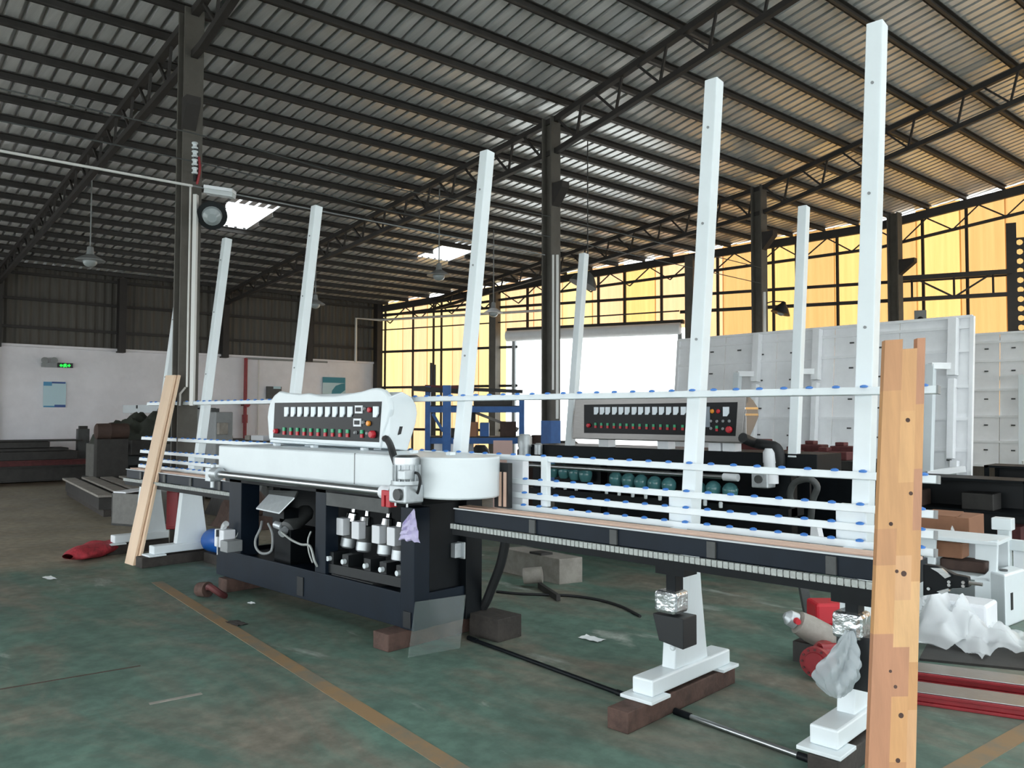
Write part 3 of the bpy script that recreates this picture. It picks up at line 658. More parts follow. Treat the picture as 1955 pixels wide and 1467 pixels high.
# height adjusters hanging from the conveyor beside two feet
for px, py0, pw, x0 in ((1284, 1080, 1.0, 0), (1628, 1112, 1.15, 1)):
    Y = 3.80; s = atY(px, py0, Y)
    ad = obj('adjuster', MB().box(s.x - .03, s.x + .03, Y - .02, Y + .06, s.z - .16, .80), M['navyd'], m1, bevel=.004)
    zb3 = s.z - .13
    m = MB(); m.box(s.x - .075, s.x + .06, Y - .07, Y + .07, zb3 - .12, zb3); obj('foil_wrap', m, M['foil'], ad, bevel=.02, label='crinkled shiny wrapping')
    if x0 == 0:
        m = MB(); m.prism([(s.x - .09, Y - .06, zb3 - .13), (s.x + .10, Y - .06, zb3 - .13), (s.x + .10, Y - .06, zb3 - .29), (s.x - .05, Y - .06, zb3 - .27)], (0, .14, 0)); obj('drive_box', m, M['black'], ad, bevel=.005)
        obj('grease_cup', MB().sphere((s.x + .0, Y, zb3 - .31), .016), M['white'], ad, smooth=True)
    else: obj('drive_box', MB().box(s.x - .06, s.x + .09, Y - .05, Y + .1, zb3 - .34, zb3 - .1), M['black'], ad, bevel=.005)
    obj('saddle', MB().box(s.x - .09, s.x + .09, Y - .03, Y + .1, .745, .79), M['navyd'], ad)

# --- control cabinet
CY_ = 3.80
cen = obj('control_cabinet', MB(), M['white'], m1) if False else None
front = [(513, 840), (510, 797), (512, 781), (516, 766), (523, 755), (533, 747), (546, 750), (572, 753), (588, 751), (611, 756), (639, 756), (664, 752), (688, 748), (708, 742), (719, 741), (731, 745), (740, 757), (744, 781), (739, 805), (732, 825), (726, 857)]
F = [atY(x, y, CY_) for x, y in front]; xr = F[-1].x
cab = obj('control_cabinet', MB().prism(F, (0, .05, 0)), M['white'], m1, smooth=True, bevel=.012, label='white control cabinet with a wavy top edge')
E_ = [(741, 759), (744, 781), (739, 805), (732, 825), (727, 857), (778, 861), (785, 838), (794, 809), (797, 789), (794.6, 773), (786, 758), (768, 748)]
xe = atY(741, 790, CY_).x
P = [atX(x, y, xe) for x, y in E_]; P = [Vector((p.x, max(p.y, CY_ + .012), p.z)) for p in P]
body = MB(); body.prism(P, (F[1].x + .03 - xe, 0, 0)); obj('cabinet_shell', body, M['white'], cab, smooth=True, bevel=.008)
hs = [atX(x, y, xe + .002) for x, y in ((759, 831), (763, 814.5), (768.5, 814.5), (765, 829))]
obj('hand_slot', MB().prism(hs, (.004, 0, 0)), M['black'], cab)
def Z3(zx, zy): return 500 + zx / 6.109, 740 + zy / 6.109
YP = CY_ - .004
pn = obj('switch_panel', MB().prism([atY(*Z3(*p), YP) for p in ((150, 180), (1395, 165), (1362, 640), (130, 585))], (0, .02, 0)), M['panel'], cab, label='black switch panel with rows of meters and switches')
def on_panel(px, py, w, h, name, mm, par, shape='box', dep=.012, yp=YP):
    c = atY(px, py, yp); m = MB()
    if shape == 'box': m.box(c.x - w / 2, c.x + w / 2, yp - dep, yp, c.z - h / 2, c.z + h / 2)
    elif shape == 'meter': m.prism([(c.x - w / 2, yp, c.z + h / 2), (c.x + w / 2, yp, c.z + h / 2), (c.x + w / 2, yp, c.z - h * .18), (c.x + w * .12, yp, c.z - h / 2), (c.x - w / 2, yp, c.z - h / 2)], (0, -dep, 0))
    else: m.lathe((c.x, yp, c.z), (0, -1, 0), [(0, w / 2), (dep * .7, w / 2), (dep, w * .38)], 14)
    return obj(name, m, M[mm], par, smooth=shape == 'disc')
for zx in (295, 372, 450, 528, 608, 690, 775, 860, 948, 1037, 1337): on_panel(*Z3(zx, 285), .062, .083, 'ammeter', 'lens', cab, 'meter')
for zx in (265, 343, 420, 498, 577, 660, 745, 830, 917, 1005, 1172):
    zy = 508 + (zx - 265) * .037
    on_panel(*Z3(zx, zy - 20), .030, .032, 'start_key', 'green', cab); on_panel(*Z3(zx, zy + 22), .030, .032, 'stop_key', 'red', cab)
for zx, zy in ((1135, 257), (1118, 410)):
    on_panel(*Z3(zx, zy), .098, .062, 'display_frame', 'whiteb', cab, dep=.008); on_panel(*Z3(zx, zy), .07, .032, 'display', 'panel', cab, dep=.010)
on_panel(*Z3(1262, 262), .042, 0, 'push_button', 'red', cab, 'disc', .02); on_panel(*Z3(1250, 420), .042, 0, 'push_button', 'orange', cab, 'disc', .02)
on_panel(*Z3(175, 510), .044, 0, 'stop_button', 'red', cab, 'disc', .03); on_panel(*Z3(1303, 548), .060, 0, 'stop_button', 'red', cab, 'disc', .035)
for zx, zy in ((1203, 250), (1192, 408), (1100, 528), (1240, 535)): on_panel(*Z3(zx, zy), .028, .036, 'selector_knob', 'grey', cab, 'disc', .02)
obj('cable_hose', MB().tube([atX(735, 838, xe - .02), atX(737, 838, xe + .05), atY(741, 842, 3.74), atY(746, 852, 3.56), atY(750, 866, 3.42), atY(756, 884, 3.385), atY(760, 898, 3.40)], .026), M['rubber'], cab, smooth=True)
# cabinet support
for x in (-6.2, -5.2): obj('cabinet_stand', MB().box(x - .05, x + .05, 3.92, 4.05, 1.3, 1.42), M['white'], m1)
# bottom hose behind the right side
obj('drain_hose', MB().tube([atY(967, 1010, 4.2), atY(964, 1040, 4.22), atY(955, 1080, 4.24), atY(940, 1120, 4.26), atY(928, 1150, 4.26), atY(915, 1172, 4.27)], .035), M['rubber'], m1, smooth=True)

# ---- what the machine stands on, and things about it
timber(PX[4] + .0, 3.40, 4.50, .13, .108, 'timber_bearer', 'reddish brown timber bearer under the foot with the black drive box')
timber(PX[5] + .02, 3.55, 4.55, .13, .108, 'timber_bearer', 'timber bearer under the foot nearest the notched plank', 'timberd')
timber(PX[1] - .02, 3.50, 4.55, .16, .108, 'timber_bearer', 'dark timber bearer under the white foot beside the blue drum', 'timberd')
timber(PX[0] - .02, 3.55, 4.6, .16, .108, 'timber_bearer', 'dark timber bearer under the end foot behind the pale leaning boards', 'timberd')
a = atZ(722, 1238); timber(-4.50, a.y - .02, 4.3, .17, .118, 'timber_bearer', 'short rusty brown timber block under the right front corner of the base')
timber(-7.0, 3.56, 4.3, .16, .118, 'timber_bearer', 'short timber block under the base beside the brown strap roll')
timber(-4.2, 4.12, 4.36, .3, .16, 'timber_bearer', 'thick black block behind the base by the drain hose', 'timberd')
# clear pane leaning on the base
P = [atZ(779, 1256), atZ(877, 1238), atY(861, 1167, 3.70), atY(771, 1186, 3.55)]
P[2] = P[1] + Vector((-.05, .10, .34)); P[3] = P[0] + Vector((-.05, .10, .34))
single('acrylic_pane', MB().prism(P, (.004, .003, 0)), M['glass'], 'clear rectangular pane leaning against the lower right corner of the base', 'pane')
# lilac plastic sheet hanging over the right upright
A, B_, C_, D_ = atY(768, 1000, 3.54), atY(790, 972, 3.56), atY(802, 1038, 3.57), atY(762, 1030, 3.55)
rnd = random.Random(3)
def crumple(p00, p10, p11, p01, amp, seed, n=12, f=3.0):
    p00, p10, p11, p01 = map(Vector, (p00, p10, p11, p01)); r = random.Random(seed); ph = [r.uniform(0, 6.28) for _ in range(8)]
    nrm = (p10 - p00).cross(p01 - p00).normalized()
    def fn(u, v):
        p = p00 * (1 - u) * (1 - v) + p10 * u * (1 - v) + p11 * u * v + p01 * (1 - u) * v
        h = math.sin(f * 2.1 * u * 3 + ph[0] + 2 * v) * .5 + math.sin(f * 2.7 * v * 2.6 + ph[1] + 3 * u) * .5 + math.sin(f * 5 * (u + v) + ph[2]) * .35 + math.sin(f * 6 * (u - v) + ph[3]) * .3 + r.uniform(-.25, .25)
        return p + nrm * (h * amp)
    m = MB(); m.grid(fn, n, n); return m
single('plastic_sheet', crumple(A, B_, C_, D_, .012, 3), M['filmp'], 'crumpled lilac plastic sheet draped over the right front upright', 'sheet', smooth=True)
# two long rods on the floor
def rod(p0, p1, r, label, mm):
    a, b = atZ(*p0), atZ(*p1); a.z = b.z = r; t = thing('steel_rod', label, 'rod', (a + b) / 2, 'steel rods on the floor')
    obj('rod', MB().cyl(a, b, r, n=12), M[mm], t, smooth=True); d = (b - a).normalized()
    obj('rod_end', MB().cyl(a - d * .005, a + d * .1, r * 1.35, n=12), M['navyd'], t, smooth=True)
    obj('rod_end', MB().cyl(b - d * .1, b + d * .005, r * 1.35, n=12), M['navyd'], t, smooth=True)
rod((895, 1222), (1203, 1336), .013, 'dark steel rod on the floor between base and brown timber bearer', 'navyd')
rod((1290, 1364), (1562, 1462), .014, 'steel rod with a pale sheen on the floor in front of the notched plank', 'steel')
# leaning planks
def plank_notched():
    t = thing('wooden_plank', 'wide laminated plank with a notched top leaning upright before the right end of the machine', 'plank', atZ(1700, 1560))
    D0, D1 = 3.05, 3.24
    T = [atD(1690, 650, D1), atD(1767, 645, D1)]; 
    bl, br_ = atD(1657, 1480, D0), atD(1748, 1480, D0)
    up = (T[0] - bl); k = (0 - bl.z) / up.z; fl = bl + up * k; up2 = T[1] - br_; k = -br_.z / up2.z; fr = br_ + up2 * k
    across = (T[1] - T[0]); nrm = across.cross(T[0] - fl).normalized()
    if nrm.dot(CAM - T[0]) > 0: nrm = -nrm
    def P(u, v): a = fl + (T[0] - fl) * v; b = fr + (T[1] - fr) * v; return a + (b - a) * u
    # laminated: three strips across, staves of different length, the middle one cut short for the notch
    r = random.Random(5); us = [0, .44, .80, 1.0]
    tones = [mat('plank_%d' % i, c, .5, var=.13, scale=5, stretch=(6, 6, .5)) for i, c in enumerate(('d2a06b', 'c89563', 'd8aa77', 'be8a5f', 'cf9b68', 'b98463', 'd0a074'))]
    bodyv = MB()
    for i in range(3):
        top = 1.0 if i != 1 else .979; v = 0.0
        while v < top - .01:
            v2 = min(top, v + r.uniform(.07, .17)); v2 = top if top - v2 < .06 else v2
            m = MB(); q = [P(us[i], v), P(us[i + 1], v), P(us[i + 1], v2), P(us[i], v2)]; m.prism(q, nrm * .03)
            obj('stave', m, r.choice(tones), t); v = v2
    for u_, v_, s in ((.62, .16, .009), (.4, .33, .006), (.63, .52, .011), (.47, .525, .007), (.52, .3, .007), (.74, .68, .008), (.62, .83, .009), (.3, .62, .008), (.66, .245, .010)):
        c = P(u_, v_); obj('knot', MB().lathe(c - nrm * .0008, nrm, [(0, s), (.001, s)], 10), M['timber'], t)
plank_notched()
def boards():
    for (xl, xr_, y0), (tl, tr), dy, lab in (((238, 254, 1056), (316, 333), 0, 'wide pale pine board leaning on the far end rails, the nearer of the pair'), ((254, 264, 1052), (332, 341), .035, 'narrow pale pine board leaning on the far end rails behind the wide one')):
        bl, br_ = atY(xl, y0, 3.50 + dy), atY(xr_, y0, 3.50 + dy); bl.z = br_.z = 0
        T0, T1 = atY(tl, 717, 3.95 + dy), atY(tr, 716, 3.95 + dy)
        m = MB(); n = (br_ - bl).cross(T0 - bl).normalized(); n = n if n.dot(CAM - bl) < 0 else -n
        m.prism([bl, br_, T1, T0], n * .028); single('pine_board', m, M['wood'], lab, 'board', 'pale boards leaning on the machine', bevel=.003)
boards()
# scraps on the floor
def scrap(px, py, w, h, label, mm='paper', seed=1):
    c = atZ(px, py); m = crumple(c + Vector((-w, -h, .006)), c + Vector((w, -h, .006)), c + Vector((w, h, .006)), c + Vector((-w, h, .006)), .004, seed, 5)
    m.v = [(x, y, max(z, .002)) for x, y, z in m.v]
    return single('paper_scrap', m, M[mm], label, 'scrap', 'litter on the floor')
scrap(95, 1105, .10, .04, 'white paper scrap alone on the green floor far left of the stripe', seed=1)
scrap(1130, 1221, .09, .05, 'white paper scrap on the floor behind the dark steel rod', seed=2)
scrap(480, 1153, .035, .02, 'small white scrap on the floor in front of the base', seed=3)
scrap(452, 1191, .09, .05, 'dark rag scrap on the floor beside the worn stripe', 'timberd', 4)
a = [atZ(x, y, .012) for x, y in ((948, 1130), (990, 1134), (1040, 1136), (1090, 1138), (1140, 1145), (1185, 1158), (1222, 1177))]
single('floor_cable', MB().tube(a, .012), M['rubber'], 'thin black cable lying in a curve on the floor behind the base', 'cable', smooth=True)
a, b = atZ(1030, 1118, .03), atZ(1066, 1142, .03); single('iron_bar', MB().bar(a, b, .035, .05), M['iron'], 'short dark iron bar lying across the cable by the grey box', 'bar')
# grey steel box on the floor
c0, c1, c2 = atZ(1068, 1117), atZ(1112, 1112), atZ(958, 1092)
bx = thing('steel_box', 'low grey brown steel box on the floor seen under the right conveyor', 'box', c0)
e1 = c1 - c0; e2 = c2 - c0
m = MB(); m.prism([c0, c1, c1 + e2, c2], (0, 0, .24)); obj('body', m, M['slat'], bx, bevel=.004)
m = MB(); m.prism([c0 + e2 * .3 + Vector((0, 0, .24)), c0 + e1 * .5 + e2 * .3 + Vector((0, 0, .24)), c0 + e1 * .5 + e2 * .5 + Vector((0, 0, .24)), c0 + e2 * .5 + Vector((0, 0, .24))], (0, 0, .02)); obj('lid_plate', m, M['iron'], bx)
q = atD(1000, 1078, (c0 - CAM).dot(CF) - .1); q.z = .1; a = e1.normalized()
single('pipe_roll', MB().cyl(q, q + Vector((.14, .1, .02)), .075, n=18), M['slat'], 'short grey pipe end lying in front of the low steel box', 'pipe', smooth=True)
# brown strap roll at the base corner
c = atZ(388, 1128, .06); t = thing('strap_roll', 'brown roll of strapping lying by the left front corner of the base', 'roll', c)
m = MB(); n = 20
for i in range(n):
    pass
m.lathe(c + Vector((-.07, 0, 0)), (1, .25, .1), [(0, .052), (0, .062), (.11, .066), (.11, .052)], 18); obj('coil', m, M['timber'], t, smooth=True)
obj('strap_end', MB().tube([c + Vector((.05, .02, .03)), c + Vector((.14, .0, .05)), c + Vector((.2, .05, .0)), c + Vector((.16, .12, -.04))], .028), M['rust'], t, smooth=True)
# blue drum behind the left foot
c = atD(408, 1032, 8.9); d = Vector((.95, .1, 0)); t = thing('plastic_drum', 'blue plastic drum lying behind the white switch box', 'drum', (c.x, c.y, c.z - .13))
obj('drum_body', MB().lathe(c - d * .12, d, [(0, .02), (.01, .07), (.03, .105), (.07, .125), (.3, .13), (.33, .122), (.36, .13), (.55, .13), (.58, .10)], 24), M['bluebr'], t, smooth=True)
obj('drum_cradle', MB().box(c.x - .02, c.x + .4, c.y - .1, c.y + .14, .0, c.z - .12), M['timberd'], t)
# red mesh sack
def sack():
    c = atZ(185, 1062); a = atZ(140, 1064); b = atZ(236, 1040); d = (b - a) / 2; n = Vector((-d.y, d.x, 0)).normalized() * .20
    r = random.Random(9); bl = [(r.random(), r.random() * 6.28, r.uniform(.10, .3)) for _ in range(26)]
    def fn(u, v):
        th = v * 2 * math.pi; w = math.sin(math.pi * min(max(u, .02), .98)) ** .42 * (1 - .3 * u)
        k = 1 + sum(g * math.exp(-((u - p) / .07) ** 2 - (math.sin((th - q) / 2) / .28) ** 2) for p, q, g in bl)
        return c + d * (2.15 * u - 1.07) + n * (math.cos(th) * w * k) + Vector((0, 0, max(.004, .075 + .085 * math.sin(th) * w * k)))
    m = MB(); m.grid(fn, 44, 28); return single('mesh_sack', m, M['mesh'], 'red mesh sack slumped on the floor beside the pale leaning boards', 'sack', smooth=True)
sack()
# ================================================================ SECOND MACHINE, BEHIND
Y2 = 7.5
m2 = thing('glass_edging_machine', 'dark glass edging machine with brushed steel control cabinet and teal motor covers, standing behind', 'machine', (-5.2, 7.9, 0), 'glass edging machines')
xa, xb = atY(1005, 900, Y2).x, atY(1500, 900, Y2).x
obj('base_frame', MB().box(xa, xb, Y2 + .1, 8.1, 0, .30), M['navyd'], m2, bevel=.006)
for x in (xa, xa + .95, xa + 1.9, xb - .12): obj('upright', MB().box(x, x + .12, Y2 + .12, Y2 + .25, .3, 1.1), M['navyd'], m2)
obj('back_panel', MB().box(xa, xb, 8.04, 8.08, .3, 1.15), M['navyd'], m2)
obj('top_beam', MB().box(xa, xb + .3, Y2 + .02, 8.1, 1.06, 1.24), M['navyd'], m2, bevel=.006)
obj('tray', MB().box(xa, xb, Y2 + .05, Y2 + .4, .62, .70), M['navyd'], m2)
a, b = atY(1000, 884, Y2 - .06), atY(1402, 917, Y2 - .06); zz2 = (a.z + b.z) / 2
obj('drive_shaft', MB().cyl((a.x, Y2 - .06, zz2), (b.x, Y2 - .06, zz2), .024, n=16), M['steel'], m2, smooth=True)
q = atY(1399, 910, Y2 - .06); obj('collar', MB().cyl((q.x - .1, q.y, zz2), (q.x + .06, q.y, zz2), .038, n=16), M['whiteb'], m2, smooth=True)
q = atY(1455, 915, Y2 - .05); gb = obj('gearbox', MB().box(q.x - .09, q.x + .08, Y2 - .1, Y2 + .08, q.z - .085, q.z + .085), M['alu'], m2, bevel=.012)
obj('shaft_cap', MB().cyl((q.x - .01, Y2 - .12, q.z), (q.x - .01, Y2 - .1, q.z), .04, n=16), M['greyd'], gb)
q = atY(1472, 880, Y2 - .02); obj('motor_body', MB().lathe((q.x, Y2 - .02, q.z - .22), (0, 0, 1), [(0, .07), (.2, .07), (.2, .076), (.30, .076), (.34, .055)], 18), M['whiteb'], gb, smooth=True)
dome = MB(); dome.lathe((0, 0, 0), (0, 0, 1), [(-.085, .055), (-.06, .070), (-.02, .080), (.02, .080), (.05, .066), (.072, .040), (.080, .014)], 18)
knob = MB(); knob.lathe((0, 0, 0), (0, 0, 1), [(-.035, .010), (-.03, .02), (.02, .022), (.03, .014)], 10)
d0 = k0 = None
pos = [(1056, 898), (1078, 900), (1098, 903), (1118, 906), (1176, 914), (1200, 917), (1224, 920), (1250, 923), (1277, 926), (1334, 934), (1362, 933), (1394, 937)]
for i, (px, py) in enumerate(pos):
    c = atY(px, py, Y2 + .05)
    if d0 is None: d0 = proto('motor_cover', dome, M['teal'], m2, c, smooth=True)
    else: stamp(d0, c, m2)
for px, py in ((1058, 927), (1079, 930), (1100, 932), (1158, 938), (1182, 941), (1208, 944), (1233, 947), (1260, 950), (1346, 960), (1376, 964)):
    c = atY(px, py, Y2 + .02)
    if k0 is None: k0 = proto('hand_knob', knob, M['white'], m2, c, smooth=True)
    else: stamp(k0, c, m2)
# steel control cabinet
YC = 7.45
FP = [atY(x, y, YC) for x, y in ((1092, 838), (1098, 762), (1425, 752), (1416, 846))]
cb = obj('control_cabinet', MB().prism(FP, (0, .06, 0)), M['stain'], m2, bevel=.008, label='brushed steel control cabinet')
xe2 = FP[2].x - .01
P = [atX(x, y, xe2) for x, y in ((1421, 757), (1410, 846), (1424, 848), (1441, 815), (1449, 795), (1447, 778), (1438, 764), (1430, 757))]
P = [Vector((p.x, max(p.y, YC + .01), p.z)) for p in P]
obj('cabinet_shell', MB().prism(P, (FP[0].x + .05 - xe2, 0, 0)), M['stain'], cb, smooth=True, bevel=.008)
for k in (0, 1): obj('band', MB().prism([p + Vector((.002, 0, 0)) for p in [atX(*q, xe2) for q in ((1422, 778 + k * 12), (1446, 778 + k * 12), (1447, 782 + k * 12), (1422, 782 + k * 12))]], (.003, 0, 0)), M['chrome'], cb)
ypn = YC - .003
obj('switch_panel', MB().prism([atY(*p, ypn) for p in ((1115, 773), (1408, 768), (1404, 833), (1115, 827))], (0, .02, 0)), M['panel'], cb, label='black switch panel with rows of meters and switches')
def Z8(zx, zy): return 1080 + zx / 4.655, 740 + zy / 4.655
for zx in (275, 327, 377, 437, 495, 550, 612, 670, 730, 795, 855, 918, 982, 1050): on_panel(*Z8(zx, 208), .062, .085, 'ammeter', 'lens', cb, 'meter', yp=ypn)
on_panel(*Z8(1428, 215), .066, .095, 'ammeter', 'lens', cb, 'meter', yp=ypn)
for zx in (268, 320, 375, 432, 488, 545, 602, 660, 722, 783, 845, 907, 970, 1042, 1345):
    zy = 335 + (zx - 268) * .026; on_panel(*Z8(zx, zy - 9), .026, .030, 'start_key', 'green', cb, yp=ypn); on_panel(*Z8(zx, zy + 14), .026, .028, 'stop_key', 'red', cb, yp=ypn)
on_panel(*Z8(1222, 262), .16, .21, 'display', 'screen', cb, yp=ypn)
on_panel(*Z8(1303, 212), .045, 0, 'push_button', 'orange', cb, 'disc', yp=ypn); on_panel(*Z8(1357, 213), .045, 0, 'push_button', 'red', cb, 'disc', yp=ypn)
on_panel(*Z8(1455, 375), .07, 0, 'stop_button', 'red', cb, 'disc', .03, yp=ypn); on_panel(*Z8(208, 338), .05, 0, 'stop_button', 'red', cb, 'disc', .03, yp=ypn)
for zx, zy in ((1292, 300), (1345, 302), (1400, 300), (1455, 300), (1207, 372), (1292, 365), (1398, 368)): on_panel(*Z8(zx, zy), .03, 0, 'selector_knob', 'grey', cb, 'disc', yp=ypn)
obj('cable_hose', MB().tube([atX(1418, 836, xe2 + .02), atY(1440, 846, 7.55), atY(1462, 850, 7.5), atY(1482, 855, 7.48), atY(1489, 875, 7.48), atY(1488, 900, 7.5)], .05, n=12), M['rubber'], cb, smooth=True)
for px in (1162, 1275, 1373, 1400): q = atY(px, 850, 7.6); obj('cabinet_stand', MB().box(q.x - .07, q.x + .07, 7.5, 7.64, 1.24, 1.42), M['whiteb'], m2, bevel=.004)
for (tx, ty), (bx_, by_) in (((1115, 485), (1088, 845)), ((1535, 395), (1509, 862))):
    T = atY(tx, ty, 7.85); x = T.x; a, b = Vector((x, 7.85 - TH * (T.z - 1.2), 1.2)), T
    d = (b - a).normalized(); n = Vector((1, 0, 0)).cross(d)
    obj('post', MB().obox((a + b) / 2, Vector((.045, 0, 0)), n * .045, d * ((b - a).length / 2)), M['white'], m2, bevel=.005)
obj('end_motor', MB().lathe(atY(1002, 872, Y2 - .02), (0, 0, 1), [(0, .08), (.12, .08), (.12, .09), (.24, .09), (.28, .06)], 18), M['alu'], m2, smooth=True)
obj('end_motor', MB().lathe(atY(1028, 868, Y2 - .02), (0, 0, 1), [(0, .05), (.12, .05), (.14, .03)], 14), M['alu'], m2, smooth=True)
obj('coolant_hose', MB().tube([atY(1515, 968, 7.2), atY(1508, 945, 7.15), atY(1518, 922, 7.12), atY(1545, 915, 7.1), atY(1560, 930, 7.12), atY(1552, 955, 7.15), atY(1548, 990, 7.2)], .03, n=10), M['greyd'], m2, smooth=True)
obj('end_leg', MB().prism([atY(1548, 1000, 7.2), atY(1558, 1000, 7.2), atY(1568, 1045, 7.2), atY(1546, 1045, 7.2)], (0, .1, 0)), M['whiteb'], m2)

# dark work bench with red oxide castings behind the second machine
b0 = atY(1480, 880, 9.6); b1 = atY(1750, 900, 9.6)
wbn = thing('work_bench', 'long dark work bench carrying red oxide castings behind the second machine', 'bench', ((b0.x + b1.x) / 2, 9.9, 0))
zt = 1.08; bx1 = atY(1700, 900, 9.6).x
obj('bench_top', MB().box(b0.x - .4, bx1, 9.5, 10.4, zt - .10, zt), M['iron'], wbn)
obj('bench_front', MB().box(b0.x - .4, bx1, 9.54, 9.58, .15, zt - .1), M['navyd'], wbn)
for x in (b0.x - .35, bx1 - .1): obj('leg', MB().box(x, x + .1, 9.5, 9.6, 0, zt - .1), M['iron'], wbn)
for px0, px1, py, h, lab in ((1500, 1530, 868, .10, 'small dark red casting lying first on the long dark bench'), (1528, 1562, 862, .17, 'blocky dark red casting standing second on the long dark bench'), (1560, 1625, 868, .10, 'long low dark red casting lying on the long dark bench'), (1585, 1640, 862, .16, 'dark red casting with a raised end at the far end of the bench')):
    a = atY(px0, py, 9.75 + .12 * (h > .12)); b = atY(px1, py, 9.75)
    t = thing('iron_casting', lab, 'casting', ((a.x + b.x) / 2, 9.8, zt), 'red oxide castings on the bench'); y0 = 9.62 if h < .12 else 9.85
    obj('body', MB().box(a.x, b.x, y0, y0 + .22, zt, zt + h), M['rust'], t, bevel=.012)
    obj('lug', MB().box(a.x + .05, a.x + .16, y0 + .04, y0 + .18, zt + h, zt + h + .045), M['rust'], t, bevel=.008)
for px0, px1, lab in ((1120, 1300, 'long rusty red beam behind the steel cabinet of the second machine'),):
    a = atY(1095, 870, 9.3); b = atY(1440, 870, 9.3)
    t = thing('steel_beam', lab, 'beam', ((a.x + b.x) / 2, 9.3, 0)); obj('web', MB().box(a.x, b.x, 9.28, 9.32, .95, 1.16), M['rust'], t); obj('flange', MB().box(a.x, b.x, 9.2, 9.4, 1.16, 1.19), M['rust'], t)
    for x in (a.x + .2, b.x - .3): obj('trestle', MB().box(x, x + .1, 9.22, 9.38, 0, .95), M['iron'], t)
a = atY(1398, 868, 8.9); single('red_block', MB().box(a.x, a.x + .42, 8.85, 9.1, 1.02, 1.33), M['rust'], 'dark red square casting showing right under the steel cabinet', 'casting', bevel=.01)
single('trestle_top', MB().box(a.x - .3, a.x + .7, 8.75, 9.15, .0, 1.02), M['navyd'], 'dark stand below the square red casting behind the second machine', 'stand', bevel=.01)

# ================================================================ WHITE PANEL RACKS
def rack(tl, tr, zt, label, group, ncol, legs_at, zb=.62):
    """tilted white board wall: rows of plates, stiffeners, props. tl, tr pixels of the top edge"""
    a, b = atZ(*tl, zt), atZ(*tr, zt); a.z = b.z = 0; L = (b - a).length; d = (b - a).normalized(); n = Vector((d.y, -d.x, 0))
    if n.dot(CAM - a) < 0: n = -n
    t = thing('panel_rack', label, 'rack', (a + b) / 2, group); T2 = .10
    def P(s, z, off=0): return a + d * s + n * (off + T2 * (zt - z)) + Vector((0, 0, z))
    rows = [zb] + [zb + (zt - zb) * k_ for k_ in (.18, .37, .57, .79, .935, 1.0)]
    stud = MB()
    for r0, r1 in zip(rows, rows[1:]):
        for c in range(ncol):
            s0, s1 = L * c / ncol + .006, L * (c + 1) / ncol - .006
            pl = obj('plate', MB().prism([P(s0, r0 + .008), P(s1, r0 + .008), P(s1, r1 - .008), P(s0, r1 - .008)], -n * .02), M['rackw'], t)
            if r1 - r0 > .3:
                for k in range(2):
                    s_ = s0 + (s1 - s0) * (.28 + .45 * k); z_ = r0 + (r1 - r0) * (.35 + .3 * ((c + k) % 2))
                    obj('clip', MB().obox(P(s_, z_, .012), d * .035, n * .012, Vector((0, 0, .013))), M['greyd'], pl)
    for r in rows: obj('cross_rail', MB().bar(P(0, r - .0, .025), P(L, r, .025), .05, .045), M['rackw'], t)
    for s in (.0, L): obj('edge_rail', MB().bar(P(s, zb - .05, .02), P(s, zt, .02), .07, .06, d), M['rackw'], t, bevel=.004)
    for s in legs_at:
        s *= L
        obj('stiffener', MB().bar(P(s, 2.25, .09), P(s, zt - .02, .09), .14, .13, d), M['rackw'], t, bevel=.006)
        obj('stiffener', MB().bar(P(s, .95, .09), P(s, 2.2, .09), .12, .1, d), M['rackw'], t, bevel=.006)
        obj('prop', MB().bar(P(s - .16, 0, .55), P(s - .22, 2.42, .36), .12, .12, d), M['white'], t, bevel=.006)
        obj('prop_arm', MB().bar(P(s - .22, 2.4, .40), P(s - .02, 2.4, .1), .10, .10), M['rackw'], t, bevel=.004)
        obj('prop_arm', MB().bar(P(s - .18, .72, .55), P(s + .2, .8, .1), .09, .09), M['rackw'], t, bevel=.004)
        obj('leg', MB().bar(P(s + .06, 0, .1), P(s + .06, zb + .3, .1), .11, .11, d), M['rackw'], t, bevel=.006)
        ft = obj('foot', MB().obox(P(s + .06, .02, .1), d * .12, n * .12, (0, 0, .02)), M['rackw'], t)
    obj('leg', MB().bar(P(L - .05, 0, .12), P(L - .05, zb, .12), .12, .12, d), M['rackw'], t, bevel=.006)
    obj('foot', MB().obox(P(L - .05, .02, .12), d * .16, n * .14, (0, 0, .02)), M['rackw'], t)
    return t
rack((1298, 650), (1858, 604), 3.18, 'tall white panel rack with stiffeners, its free end beside the wooden plank', 'white panel racks', 5, (.335, .55, .955))
rack((1820, 642), (2220, 618), 3.30, 'tall white panel rack standing behind the free end of the other', 'white panel racks', 4, (.45, .80))
